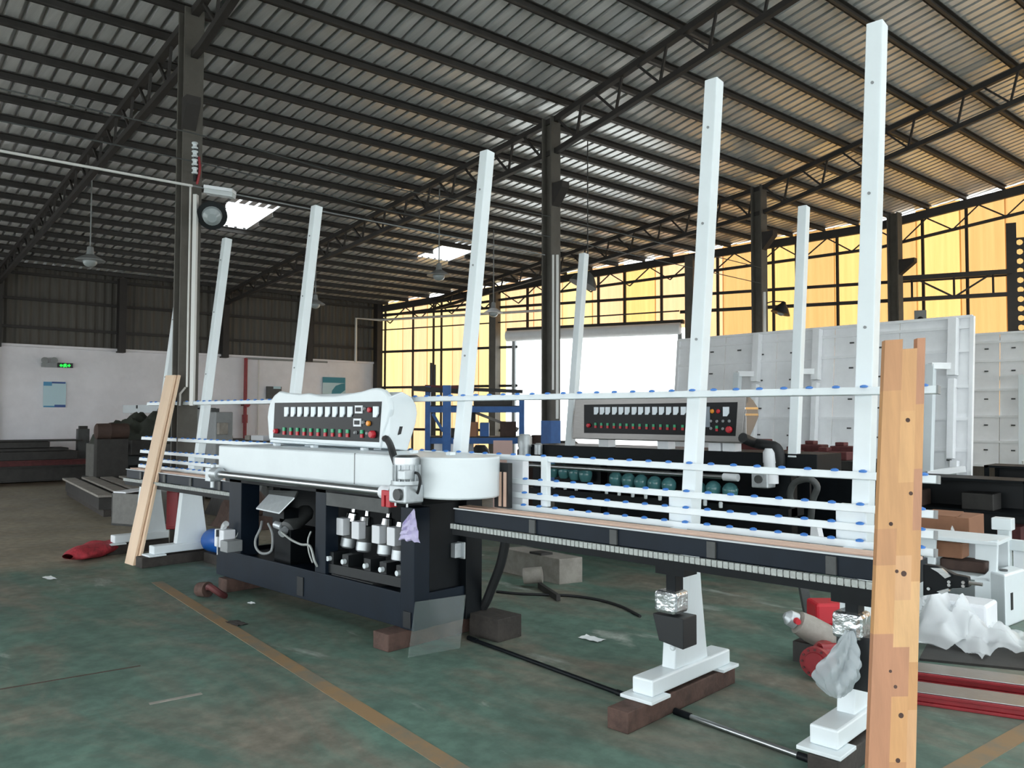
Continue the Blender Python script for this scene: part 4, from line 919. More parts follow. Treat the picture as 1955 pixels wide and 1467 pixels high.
# dark shelving under and behind the racks
for k, (px, Y, wd, hh, lab) in enumerate(((1690, 11.0, 1.6, .85, 'low dark steel shelf under the white rack beside the plank'), (1880, 12.3, 1.9, .95, 'dark steel shelf behind the white post with the square head'), (2010, 12.6, 1.8, 1.0, 'dark steel shelf under the farther white rack at the picture edge'))):
    p = atY(px, 960, Y); t = thing('steel_shelf', lab, 'shelf', (p.x + wd / 2, Y, 0), 'dark shelves under the racks')
    for z in (.10, hh * .55, hh): obj('shelf_board', MB().box(p.x, p.x + wd, Y, Y + .6, z - .03, z), M['navyd'], t)
    for x in (p.x, p.x + wd - .05):
        for y in (Y, Y + .55): obj('post', MB().box(x, x + .05, y, y + .05, 0, hh), M['navyd'], t)
    obj('back', MB().box(p.x, p.x + wd, Y + .58, Y + .6, 0, hh), M['black'], t)
    for q, (mm, w2) in enumerate((('brown', .3), ('teal', .22), ('iron', .35), ('rust', .25))):
        x = p.x + .12 + q * .40 * wd / 1.7
        z = .10 if q % 2 else hh * .55
        single('parts_bin', MB().box(x, x + w2, Y + .08, Y + .45, z, z + .2), M[mm], ['brown', 'teal', 'black', 'dark red'][q] + ' bin of parts on the ' + ['low shelf under the rack beside the plank', 'shelf behind the square headed white post', 'shelf at the picture edge'][k], 'bin', 'bins on the dark shelves', bevel=.01)

# ================================================================ RIGHT CORNER
# white C-shaped machine frame
YF = 7.2
q = lambda x, y, Y=YF: atY(x, y, Y)
cf = thing('casting_stand', 'white C shaped machine frame standing beside the plastic film', 'frame', q(1880, 1190))
pts = [(1861, 1036), (1905, 1031), (1900, 1185), (1862, 1200), (1860, 1103), (1880, 1098), (1887, 1090), (1888, 1072), (1861, 1068)]
P = [q(*p) for p in pts]; lift = -min(p.z for p in P); P = [p + Vector((0, 0, 0)) for p in P]
for p in P: p.z = max(p.z, 0.0)
P[2].z = P[3].z = 0.0
obj('cheek', MB().prism(P, (0, .04, 0)), M['white'], cf, bevel=.006)
obj('cheek', MB().prism([p + Vector((-.45, .02, 0)) for p in P], (0, .04, 0)), M['white'], cf, bevel=.006)
T = [q(1862, 1036), q(1905, 1031), q(1830, 1013, 7.6), q(1796, 1020, 7.5)]
zt = P[0].z; obj('top_plate', MB().box(P[0].x - .62, P[1].x, YF - .02, YF + .45, zt - .01, zt + .02), M['white'], cf, bevel=.004)
obj('floor_plate', MB().box(P[0].x - .55, P[0].x + .1, YF, YF + .42, P[4].z - .02, P[4].z + .01), M['white'], cf, bevel=.004)
obj('back_plate', MB().box(P[0].x - .5, P[1].x - .02, YF + .40, YF + .44, 0, zt), M['white'], cf)
zp = P[4].z + .012
for i, (x, w2, h2, mm, lab) in enumerate(((P[0].x - .42, .3, .13, 'card', 'brown carton crammed inside the white C shaped frame'), (P[0].x - .30, .34, .09, 'brown', 'dark brown bag lying inside the white C shaped frame'))):
    y = YF + .12 + i * .02
    z = zp + (.10 if i == 0 else .0)
    m = MB(); m.box(x, x + w2, y, y + .2, z, z + h2 - (.0 if i == 0 else .0)); single('carton', m, M[mm], lab, 'carton', 'packing about the white frame', bevel=.015)
a = atY(1768, 1018, 8.2); b = atY(1850, 990, 8.2)
ctn = thing('carton', 'flat brown cardboard carton lying behind the rail ends right of the plank', 'carton', ((a.x + b.x) / 2, 8.4, a.z), 'packing about the white frame')
obj('body', MB().box(a.x - .1, b.x, 8.2, 8.7, a.z - .02, b.z), M['card'], ctn, bevel=.006); obj('flap', MB().prism([(a.x, 8.2, b.z), (b.x - .1, 8.2, b.z), (b.x - .1, 8.42, b.z + .03), (a.x, 8.42, b.z + .03)], (0, 0, .005)), M['card'], ctn)
single('pallet_stack', MB().box(a.x - .2, b.x + .15, 8.15, 8.75, 0, a.z - .021), M['timberd'], 'dark timber stack holding up the flat brown carton', 'stack', bevel=.01)
# white box with a black slot
c = atZ(1920, 1200); wx = thing('white_cabinet', 'low white steel box with a black slot in its side', 'cabinet', c)
h_ = .40
e_l = atZ(1898, 1190) - c; e_r = atZ(1965, 1182) - c
e_l = Vector((-.02, .0, 0)) + Vector((-.11, .24, 0)) * 0 + e_l.normalized() * .16; e_r = e_r.normalized() * .40
obj('shell', MB().prism([c, c + e_r, c + e_r + e_l, c + e_l], (0, 0, h_)), M['white'], wx, bevel=.015)
nn = e_r.cross(Vector((0, 0, 1))).normalized(); nn = nn if nn.dot(CAM - c) > 0 else -nn
obj('slot', MB().prism([c + e_r * .26 + Vector((0, 0, .12)), c + e_r * .36 + Vector((0, 0, .12)), c + e_r * .36 + Vector((0, 0, .25)), c + e_r * .26 + Vector((0, 0, .25))], nn * .004), M['black'], wx)
obj('lid_knob', MB().cyl(c + e_r * .3 + e_l * .5 + Vector((0, 0, h_)), c + e_r * .3 + e_l * .5 + Vector((0, 0, h_ + .012)), .03, n=12), M['greyd'], wx)
# white post with a square head
a = atY(1917, 1098, 7.9); b = atY(1914, 1012, 7.9); tp = thing('white_post', 'white post with a square head standing behind the white box', 'post', (a.x, 7.9, 0))
obj('shaft', MB().box(a.x - .045, a.x + .045, 7.9, 7.99, 0, b.z), M['white'], tp, bevel=.004); obj('head', MB().box(a.x - .08, a.x + .07, 7.86, 7.99, b.z, b.z + .10), M['white'], tp, bevel=.006)
obj('arm', MB().box(a.x + .045, a.x + .5, 7.92, 7.98, b.z - .17, b.z - .08), M['white'], tp, bevel=.004)
obj('apron', MB().box(a.x + .06, a.x + .5, 7.95, 7.97, b.z - .4, b.z - .17), M['whiteb'], tp)
# plastic film heaps
def film_heap(px, py, w, d_, h, seed, label, mm='film'):
    c = atZ(px, py); r = random.Random(seed); ph = [r.uniform(0, 6.28) for _ in range(10)]
    def fn(u, v):
        x, y = (u - .5) * 2, (v - .5) * 2; rr = min(1, math.hypot(x, y) / 1.2)
        hh = h * max(0, 1 - rr ** 1.6) * (.62 + .3 * math.sin(3 * x + ph[0] + 2 * y) + .45 * abs(math.sin(5 * x + 1.6 * math.sin(2.5 * y + ph[1]) + ph[2])) - .2 * abs(math.sin(8 * y - 5 * x + ph[5]))) + .035 * abs(math.sin(6 * x + 3 * math.sin(2 * y + ph[6]) + ph[2])) + r.uniform(0, .004)
        p = c + CR * (x * w * (1 + .15 * math.sin(3 * y + ph[3]))) + Vector((_fw.x, _fw.y, 0)) * (y * d_ * (1 + .2 * math.sin(4 * x + ph[4])))
        return Vector((p.x, p.y, .008 + max(0, hh)))
    m = MB(); m.grid(fn, 60, 44); return single('plastic_film', m, M[mm], label, 'film', 'clear plastic film in the right corner', smooth=True)
film_heap(1805, 1215, .36, .36, .30, 11, 'heap of clear plastic film bunched up right of the plank')
film_heap(1885, 1235, .30, .34, .16, 12, 'clear plastic film trailing on the floor before the low white box')
film_heap(1835, 1140, .30, .30, .48, 13, 'tall crumple of clear plastic film against the white C shaped frame')
single('wrapped_box', MB().box(*(lambda p: (p.x - .10, p.x + .34, p.y, p.y + .3, 0, .27))(atZ(1785, 1215))), M['whiteb'], 'white box half buried in the heap of plastic film', 'box', bevel=.02)
# red rails with bright tops
def red_rail(p0, p1, ext, label, z=.0):
    a, b = atZ(*p0), atZ(*p1); d = (b - a).normalized(); a = a - d * ext; b = b + d * 2.5; n = Vector((-d.y, d.x, 0)); t = thing('steel_rail', label, 'rail', (a + b) / 2, 'red painted rails on the floor')
    def bx_(o0, o1, z0, z1, nm, mm):
        m = MB(); m.prism([a + n * o0 + Vector((0, 0, z0)), a + n * o1 + Vector((0, 0, z0)), b + n * o1 + Vector((0, 0, z0)), b + n * o0 + Vector((0, 0, z0))], (0, 0, z1 - z0)); return obj(nm, m, M[mm], t, bevel=.004)
    bx_(0, .22, 0, .018, 'flange', 'redb'); bx_(.012, .21, .018, .045, 'web', 'redb'); bx_(.0, .22, .045, .064, 'flange', 'redb'); bx_(.008, .212, .064, .070, 'running_face', 'steel')
red_rail((1758, 1306), (1955, 1333), .2, 'red rail with bright top lying nearer the plastic film'); red_rail((1755, 1347), (1955, 1376), .15, 'red rail with bright top lying on the green floor, nearer the camera')
single('iron_plate', MB().prism([atZ(1755, 1262), atZ(1960, 1282), atZ(1990, 1225), atZ(1780, 1215)], (0, 0, .015)), M['iron'], 'dark steel plate on the floor under the plastic film', 'plate')
# red flange pump and loose motor parts beside the plank
c = atD(1556, 1266, 4.9); pu = thing('flange_pump', 'red pump with a round bolted flange lying on the floor by the plastic wrapped foot', 'pump', (c.x, c.y, 0))
ax = (CAM - c); ax.z = 0; ax.normalize(); ax = (ax + CR * -.35).normalized()
obj('flange', MB().lathe(c, ax, [(-.03, .08), (-.03, .092), (.0, .092), (.0, .062), (.012, .06)], 26), M['redb'], pu, smooth=True)
sd_ = ax.cross(Vector((0, 0, 1))).normalized()
for k in range(12):
    a_ = k * math.pi / 6; p = c + sd_ * (.077 * math.cos(a_)) + Vector((0, 0, .077 * math.sin(a_))); obj('bolt', MB().cyl(p, p + ax * .008, .008, n=6), M['rust'], pu)
obj('pump_body', MB().lathe(c - ax * .03, -ax, [(0, .08), (.1, .075), (.2, .085), (.26, .05)], 20), M['redb'], pu, smooth=True)
e = atD(1600, 1252, 5.0); obj('outlet_pipe', MB().cyl(c - ax * .1 + Vector((0, 0, .05)), e + Vector((0, 0, .03)), .045, n=16), M['redb'], pu, smooth=True)
c = atD(1550, 1203, 5.25); lm = thing('loose_motor', 'greasy grey motor lying behind the red round flange', 'motor', (c.x, c.y, 0)); d = (CR * .85 - Vector((0, 0, .45))).normalized()
obj('motor_body', MB().lathe(c - d * .12, d, [(0, .04), (.02, .075), (.10, .085), (.24, .085), (.26, .06), (.34, .05)], 18), M['slat'], lm, smooth=True)
obj('motor_end', MB().lathe(c - d * .2, d, [(0, .02), (.03, .05), (.08, .055)], 14), M['alu'], lm, smooth=True)
obj('motor_stand', MB().box(c.x - .12, c.x + .16, c.y - .02, c.y + .14, 0, max(.05, c.z - .09)), M['iron'], lm)
q = atD(1521, 1186, 5.2); obj('red_plug', MB().lathe(q, -_fw, [(0, .022), (.03, .018)], 12), M['red'], lm, smooth=True)
a = atD(1590, 1168, 5.6); rt_ = thing('red_tank', 'bright red metal tank showing between the conveyor and the loose grey motor', 'tank', (a.x, a.y, 0))
obj('tank_body', MB().obox(a, CR * .15, Vector((_fw.x, _fw.y, 0)) * .1, Vector((0, 0, .075))), M['red'], rt_, bevel=.02); obj('tank_stand', MB().obox(Vector((a.x, a.y, (a.z - .08) / 2)), CR * .10, Vector((_fw.x, _fw.y, 0)) * .06, Vector((0, 0, (a.z - .08) / 2))), M['iron'], rt_)
a = atD(1530, 1130, 6.1); single('iron_prop', MB().prism([atD(1527, 1118, 6.1), atD(1543, 1118, 6.1), atD(1558, 1203, 6.1), atD(1543, 1203, 6.1)], _fw * .05), M['greyd'], 'dark iron arm rising from the loose grey motor to the conveyor', 'arm')
# grey plastic bag hanging on the adjuster
c = atY(1622, 1262, 3.68)
def bagfn(u, v):
    th = v * 2 * math.pi; prof = [.015, .03, .045, .058, .068, .072, .068, .055, .025]; k = u * 8; i = min(7, int(k)); r_ = prof[i] * (1 - k + i) + prof[i + 1] * (k - i)
    r_ *= 1 + .25 * math.sin(3 * th + 5 * u) + .15 * math.sin(7 * th + 11 * u) + .1 * math.sin(11 * th - 17 * u) + .45 * max(0, -math.cos(th - .6)) * u
    return Vector((c.x + r_ * math.cos(th) - .06 * u, c.y + r_ * .8 * math.sin(th), c.z + .13 - .30 * u))
m = MB(); m.grid(bagfn, 30, 44); single('plastic_bag', m, M['bag'], 'grey translucent plastic bag hanging beside the foot next to the plank', 'bag', smooth=True)
FD_ = Vector((_fw.x, _fw.y, 0))
# ================================================================ FAR LEFT
UW = -13.88
def onwall(px, py): return atU(px, py, UW)
# notices, exit sign, emergency light, fire pipe, wall pipe
def wallbox(x0, y0, x1, y1, dep, du=0.0):
    a, b = atU(x0, y0, UW + du), atU(x1, y1, UW + du); m = MB()
    p0 = Vector((a.x, a.y, a.z)); p1 = Vector((b.x, b.y, a.z)); p2 = Vector((b.x, b.y, b.z)); p3 = Vector((a.x, a.y, b.z))
    m.prism([p0, p1, p2, p3], BU * dep); return m
po = single('notice_board', wallbox(83, 729, 125, 778, .02), M['pos_a'], 'pale blue notice sheet on the white wall below the green exit sign', 'poster', 'notices on the white wall')
def sub_wall(par, name, x0, y0, x1, y1, dep, du, mm): return obj(name, wallbox(x0, y0, x1, y1, dep, du), M[mm], par)
sub_wall(po, 'band', 83, 729, 99, 737, .004, .021, 'pos_b'); sub_wall(po, 'band', 99, 729, 125, 733, .004, .021, 'pos_n'); sub_wall(po, 'band', 83, 775, 104, 778, .004, .021, 'pos_b'); sub_wall(po, 'band', 104, 773, 125, 778, .004, .021, 'pos_n')
po = single('notice_board', wallbox(616, 720, 659, 760, .02), M['pos_a'], 'teal and pale notice sheet on the wall near the amber corner', 'poster', 'notices on the white wall')
sub_wall(po, 'band', 616, 720, 659, 732, .004, .021, 'pos_t'); sub_wall(po, 'band', 616, 732, 630, 760, .004, .021, 'pos_a')
def emblem(): 
    pts = [(632, 760), (634, 746), (641, 737), (652, 733), (659, 732), (659, 745), (650, 752), (646, 760)]
    m = MB(); m.prism([atU(*p, UW + .022) for p in pts], BU * .004); obj('band', m, M['pos_t'], po)
emblem()
wn = single('wall_hatch', wallbox(508, 738, 536, 762, .05), M['greyd'], 'dark hatch on the white wall behind the left end of the white cabinet', 'hatch'); sub_wall(wn, 'label_strip', 522, 738, 536, 743, .006, .052, 'pos_a')
ex = single('exit_sign', wallbox(110, 693, 138, 703, .06), M['black'], 'small glowing green exit sign on the white wall', 'sign')
def glyph(pts): m = MB(); m.prism([atU(*p, UW + .061) for p in pts], BU * .006); obj('lit_face', m, M['emg'], ex)
glyph([(113.5, 698), (117, 694.8), (117, 696.8), (120, 696.8), (120, 699.6), (117, 699.6), (117, 701.6)])
glyph([(120.8, 701.5), (121.6, 698), (120.8, 696.6), (123, 695), (125.5, 694.6), (127.5, 696.5), (126.2, 698), (128, 701.4), (126.2, 701.6), (124.6, 699.6), (122.8, 701.6)])
glyph([(135, 698.2), (131.6, 695), (131.6, 697), (128.6, 697), (128.6, 699.8), (131.6, 699.8), (131.6, 701.8)])
el = thing('emergency_light', 'grey twin head emergency light beside the green exit sign', 'lamp', onwall(93, 700))
sub_wall(el, 'case', 79, 693, 108, 702, .08, 0, 'grey'); 
for px in (85, 103): p = atU(px, 687, UW + .08); obj('lamp_head', MB().lathe(p - BU * .05, BU + Vector((0, 0, -.2)), [(0, .05), (.06, .075), (.10, .08)], 14), M['grey'], el, smooth=True)
fp = thing('fire_pipe', 'red fire pipe with a valve climbing the white wall', 'pipe', onwall(467, 830))
a, b = atU(467, 846, UW + .09), atU(468, 684, UW + .09); b.x, b.y = a.x, a.y
obj('riser', MB().cyl(a - Vector((0, 0, .5)), b, .05, n=14), M['redb'], fp, smooth=True)
c = atU(467, 772, UW + .09); c.x, c.y = a.x, a.y; obj('valve', MB().cyl(c - Vector((0, 0, .05)), c + Vector((0, 0, .05)), .12, n=16), M['rust'], fp, smooth=True); obj('valve_wheel', MB().cyl(c + BU * .12, c + BU * .16, .09, n=14), M['redb'], fp, smooth=True)
c = atU(466, 800, UW + .09); c.x, c.y = a.x, a.y; obj('coupling', MB().cyl(c - Vector((0, 0, .12)), c + Vector((0, 0, .12)), .075, n=14), M['redb'], fp, smooth=True)
b2 = atU(470, 682, UW + .09); obj('branch', MB().cyl(b, b + BV * 2.6, .03, n=10), M['grey'], fp, smooth=True)
p = [atU(679, 692, UW + .25), atU(679, 608, UW + .25), ]
p[1].x, p[1].y = p[0].x, p[0].y
gp_ = G(S0 + .3, p[1].z, .3)
single('drain_pipe', MB().tube([p[0], p[1], gp_, G(S0 + 6, p[1].z, .3)], .04, smooth=0, n=10), M['conduit'], 'pale grey pipe turning the corner onto the amber wall', 'pipe', smooth=True)
wc = [atU(497, 683, UW + .03), atU(497, 760, UW + .03)]; single('wall_conduit', MB().tube([atU(494, 684, UW + .03), Vector((atU(494, 684, UW + .03).x, atU(494, 684, UW + .03).y, .9))], .02, smooth=0), M['conduit'], 'thin pale conduit on the white wall right of the red fire pipe', 'conduit', smooth=True)

# long I beam, red brown beam stack, dark plates
ib = thing('steel_beam', 'long rusty I beam lying on the floor along the white wall', 'beam', (-20.6, 6.9, 0))
def ubeam(par, u0, v0, v1, z0, w, h, mm, t=.02):
    def bx_(nm, u_a, u_b, za, zb): m = MB(); m.prism([B(u_a, v0, za), B(u_b, v0, za), B(u_b, v1, za), B(u_a, v1, za)], (0, 0, zb - za)); obj(nm, m, M[mm], par)
    bx_('flange', u0 - w / 2, u0 + w / 2, z0, z0 + t); bx_('flange', u0 - w / 2, u0 + w / 2, z0 + h - t, z0 + h); bx_('web', u0 - .012, u0 + .012, z0 + t, z0 + h - t)
ubeam(ib, -11.9, -6.2, -1.4, .08, .22, .34, 'iron')
for v_ in (-6.0, -3.6, -1.7): single('timber_block', MB().obox(B(-11.9, v_, .04), BU * .3, BV * .07, (0, 0, .04)), M['timberd'], {-6.0: 'timber block under the left end of the long rusty I beam', -3.6: 'timber block under the middle of the long rusty I beam', -1.7: 'timber block under the right end of the long rusty I beam'}[v_], 'block', 'blocks under the I beam', bevel=.006)
rb_ = thing('steel_trestle', 'dark red steel frame lying along the white wall beneath black plates', 'frame', B(-12.9, -5.5, 0))
ubeam(rb_, -12.55, -8.5, -3.2, .06, .2, .46, 'rust'); ubeam(rb_, -13.3, -8.5, -3.2, .06, .2, .46, 'rust')
for v_ in (-8.0, -6.0, -3.4): obj('cross_member', MB().obox(B(-12.92, v_, .3), BU * .36, BV * .05, (0, 0, .1)), M['rust'], rb_)
for i, (v0, v1, z, h, lab) in enumerate(((-8.6, -4.0, .525, .20, 'thick black steel block lying on the dark red frame'), (-7.0, -4.2, .73, .07, 'thin black steel plate lying on the thick black block'), (-6.3, -4.6, .81, .14, 'black steel casting on the thin black plate'), (-6.2, -3.9, .955, .03, 'topmost thin black sheet of the pile on the dark red frame'))):
    single('steel_plate', MB().obox(B(-12.9, (v0 + v1) / 2, z + h / 2), BU * .42, BV * ((v1 - v0) / 2), (0, 0, h / 2)), M['iron'], lab, 'plate', 'black steel pile by the white wall', bevel=.01)
c = atU(157, 880, -12.9); c.z = 0
dp = thing('steel_stanchion', 'short dark upright box post standing between the plates and the covered heap', 'post', c); obj('shaft', MB().obox(c + Vector((0, 0, .62)), BU * .1, BV * .13, (0, 0, .62)), M['greyd'], dp, bevel=.01); obj('cap', MB().obox(c + Vector((0, 0, 1.27)), BU * .07, BV * .09, (0, 0, .04)), M['iron'], dp)
# covered heap with a brown drum
c = atU(262, 895, -9.8); c.z = 0
r = random.Random(21); ph = [r.uniform(0, 6.28) for _ in range(9)]
om = thing('old_machine', 'dark greasy old machine body standing under the tarpaulin heap', 'machine', c)
def ubx(nm, u0, u1, px0, px1, z0, z1, mm, up=-9.8):
    a_, b_ = atU(px0, 880, up), atU(px1, 880, up); va = (Vector((a_.x, a_.y, 0)) - BO).dot(BV); vb = (Vector((b_.x, b_.y, 0)) - BO).dot(BV)
    m = MB(); m.prism([B(u0, va, z0), B(u1, va, z0), B(u1, vb, z0), B(u0, vb, z0)], (0, 0, z1 - z0)); return obj(nm, m, M[mm], om, bevel=.02)
ubx('bed', -11.0, -9.6, 190, 330, 0, .95, 'boxg'); ubx('plinth', -11.1, -9.5, 185, 335, 0, .22, 'iron'); ubx('door', -9.6, -9.57, 196, 218, .3, .8, 'iron'); ubx('door', -9.6, -9.57, 226, 262, .3, .85, 'greyd')
ubx('motor_cover', -9.6, -9.2, 236, 272, .72, 1.05, 'iron'); ubx('oil_tray', -9.6, -9.0, 240, 300, .25, .5, 'navyd'); ubx('bracket', -9.6, -9.4, 206, 224, .84, .98, 'alu')
ht = c.copy()
def heap(u, v):
    x, y = (u - .5) * 2, (v - .5) * 2; e = max(0, 1 - (abs(x) ** 3.2 + abs(y) ** 3.2)) ** .45
    h = .60 * e * (.85 + .2 * math.sin(4 * x + ph[0]) + .12 * math.sin(6 * x + 3 * y + ph[1])) + .06 * math.sin(13 * x + 5 * y + ph[2]) * e + .06 * math.sin(19 * x - 8 * y + ph[3]) * e + r.uniform(-.025, .025) * e
    p = ht + BV * (x * 1.05 + .25) + BU * (y * .62 - .45); return Vector((p.x, p.y, .955 + max(0, h)))
m = MB(); m.grid(heap, 34, 22); single('tarpaulin_heap', m, M['tarp'], 'dark crumpled tarpaulin heaped on the old machine by the white wall', 'heap', smooth=True)
a = atU(182, 824, -9.1); dr_ = thing('steel_drum', 'brown steel drum lying on its side at the left edge of the tarpaulin heap', 'drum', (a.x, a.y, a.z - .15)); e = a + BV * .62
obj('shell', MB().lathe(a, BV, [(0, .13), (.02, .16), (.25, .165), (.27, .175), (.29, .165), (.62, .16)], 20), M['brown'], dr_, smooth=True)
obj('rack_leg', MB().obox(Vector(((a.x + e.x) / 2, (a.y + e.y) / 2, (a.z - .16) / 2)), BU * .12, BV * .3, (0, 0, (a.z - .16) / 2)), M['iron'], dr_)
# white hood on a stand
a, b = atY(238, 790, 8.20), atY(330, 790, 8.20); zc = a.z
mh = thing('machine_hood', 'white round ended machine hood on a stand behind the pale leaning boards', 'hood', (a.x, 8.20, 0))
xm = MB(); rr = .17; out = [(b.x, 8.10), (a.x + rr, 8.10)] + [(a.x + rr - rr * math.sin(t_), 8.27 - rr * math.cos(t_)) for t_ in [math.radians(15 * k) for k in range(1, 12)]] + [(a.x + rr, 8.44), (b.x, 8.44)]
hz0 = atY(280, 789, 8.10).z; hz1 = atY(280, 773, 8.10).z
xm.prism([(x, y, hz0) for x, y in out], (0, 0, hz1 - hz0)); obj('shell', xm, M['white'], mh, smooth=True, bevel=.01)
for px in (248, 262): q = atY(px, 800, 8.15); obj('leg', MB().box(q.x - .02, q.x + .02, 8.15, 8.20, .0, hz0), M['whiteb'], mh)
q = atY(300, 800, 8.20); obj('core', MB().box(q.x - .25, b.x, 8.16, 8.40, hz0 - .16, hz0), M['greyd'], mh); obj('shelf_rail', MB().box(a.x + .1, b.x, 8.12, 8.16, hz0 - .24, hz0 - .2), M['whiteb'], mh)
q = atY(261, 778, 8.09); obj('latch', MB().box(q.x - .02, q.x + .03, 8.08, 8.10, q.z - .03, q.z + .05), M['black'], mh)
q = atY(300, 784, 8.09); obj('mark', MB().prism([q + Vector(o) for o in ((0, 0, 0), (.06, 0, .05), (.075, 0, .04), (.03, 0, .0), (.06, 0, -.04), (.045, 0, -.05))], (0, -.004, 0)), M['greyd'], mh)
obj('foot', MB().box(a.x + .1, b.x, 8.15, 8.40, 0, .06), M['iron'], mh)
# pallets of bar steel
p0 = atZ(186, 988); p1 = atZ(117, 945); p2 = atZ(300, 950)
pa = thing('bar_pallet', 'dark pallet of flat steel bars on the concrete floor', 'pallet', p0); e1 = (p1 - p0) * .98; e2 = Vector((.5, 1.6, 0))
for k in (.05, .45, .85): m = MB(); q = p0 + e2 * k; m.prism([q, q + e1, q + e1 + e2 * .08, q + e2 * .08], (0, 0, .10)); obj('runner', m, M['timberd'], pa)
m = MB(); m.prism([p0 + e2 * .02 + e1 * .03 + Vector((0, 0, .1)), p0 + e1 * .95 + e2 * .02 + Vector((0, 0, .1)), p0 + e1 * .95 + e2 * .95 + Vector((0, 0, .1)), p0 + e2 * .95 + e1 * .03 + Vector((0, 0, .1))], (0, 0, .2)); obj('frame', m, M['iron'], pa)
for k in range(5):
    m = MB(); s0_ = p0 + e2 * (.0 + k * .2) + Vector((0, 0, .302 + .01 * (k % 2))); m.prism([s0_, s0_ + e1, s0_ + e1 + e2 * .135, s0_ + e2 * .135], (0, 0, .035)); obj('slat', m, M['slat'], pa, bevel=.004)
p0 = atZ(212, 1003); sb = thing('steel_box', 'open grey steel box on the concrete floor beside the pallet', 'box', p0); w1, w2, hh = Vector((-.35, .55, 0)), Vector((.65, .25, 0)), .46
for o, e_, f_ in ((Vector((0, 0, 0)), w1, w2 * .03), (w2 * .97, w1, w2 * .03), (Vector((0, 0, 0)), w2, w1 * .04), (w1 * .96, w2, w1 * .04)): m = MB(); m.prism([p0 + o, p0 + o + e_, p0 + o + e_ + f_, p0 + o + f_], (0, 0, hh)); obj('side', m, M['boxg'], sb)
m = MB(); m.prism([p0, p0 + w1, p0 + w1 + w2, p0 + w2], (0, 0, .03)); obj('bottom', m, M['greyd'], sb)
m = MB(); m.prism([p0 + w1 * .05 + Vector((0, 0, hh + .002)), p0 + w1 * .9 + Vector((0, 0, hh + .002)), p0 + w1 * .9 + w2 * .35 + Vector((0, 0, hh + .002)), p0 + w1 * .05 + w2 * .35 + Vector((0, 0, hh + .002))], (0, 0, .02)); obj('lid', m, M['whiteb'], sb)
# red box, rack, grey cabinet, clutter behind the left conveyor
c = atD(333, 972, 9.02); rx_ = thing('fire_box', 'narrow upright red fire box fixed to the column foot between the two left feet', 'box', c)
obj('case', MB().obox(c, CR * .072, FD_ * .05, (0, 0, .222)), M['redb'], rx_, bevel=.012); obj('door', MB().obox(c - FD_ * .055, CR * .062, FD_ * .006, (0, 0, .19)), M['redb'], rx_, bevel=.004)
YB_ = 8.0; a, b = atY(343, 850, YB_), atY(377, 850, YB_); zt1 = atY(360, 779, YB_).z
sr_ = thing('storage_rack', 'small dark open rack of parts standing at the column foot', 'rack', ((a.x + b.x) / 2, YB_, 0))
for x in (a.x, b.x - .04): obj('side', MB().box(x, x + .04, YB_, YB_ + .4, 0, zt1), M['grey'], sr_)
for z in (.3, .75, 1.15, zt1): obj('shelf_board', MB().box(a.x, b.x, YB_, YB_ + .4, z - .03, z), M['greyd'], sr_)
obj('back', MB().box(a.x, b.x, YB_ + .38, YB_ + .4, 0, zt1), M['black'], sr_)
single('parts_tray', MB().box(a.x + .06, b.x - .08, YB_ + .05, YB_ + .3, 1.151, 1.27), M['slat'], 'steel tray on the upper shelf of the small dark rack', 'tray', bevel=.01)
single('parts_tray', MB().box(a.x + .06, b.x - .1, YB_ + .05, YB_ + .3, .751, .9), M['slat'], 'steel tray on the middle shelf of the small dark rack', 'tray', bevel=.01)
single('glass_jar', MB().lathe(((a.x + b.x) / 2, YB_ + .15, zt1), (0, 0, 1), [(0, .10), (.12, .11), (.16, .07)], 14), M['globe'], 'round pale glass jar on top of the small dark rack', 'jar', smooth=True)
q0, q1 = atY(392, 850, 7.2), atY(411, 850, 7.2); zt1 = atY(400, 787, 7.2).z
gc = thing('grey_cabinet', 'tall narrow grey machine cabinet right of the leaning post by the rack', 'cabinet', (q0.x, 7.2, 0)); obj('case', MB().box(q0.x, q1.x, 7.2, 7.55, 0, zt1), M['grey'], gc, bevel=.02); obj('cap', MB().box(q0.x + .02, q0.x + .14, 7.25, 7.4, zt1, zt1 + .07), M['greyd'], gc); obj('control_box', MB().box(q1.x, q1.x + .1, 7.22, 7.4, zt1 - .42, zt1 - .2), M['slat'], gc, bevel=.01)
def bench(px0, px1, py, Y, lab, mm='iron'):
    a, b = atY(px0, py, Y), atY(px1, py, Y); t = thing('work_table', lab, 'table', ((a.x + b.x) / 2, Y, 0)); z = a.z
    obj('table_top', MB().box(a.x, b.x, Y, Y + .7, z - .06, z), M[mm], t)
    for x in (a.x + .02, b.x - .1):
        for y in (Y + .02, Y + .6): obj('leg', MB().box(x, x + .08, y, y + .08, 0, z - .06), M['iron'], t)
    obj('under_shelf', MB().box(a.x + .1, b.x - .1, Y + .05, Y + .6, .3, .34), M['brown'], t)
    return a, b, z
a, b, z = bench(405, 530, 838, 8.6, 'dark work table with scrap machine parts behind the left rails')
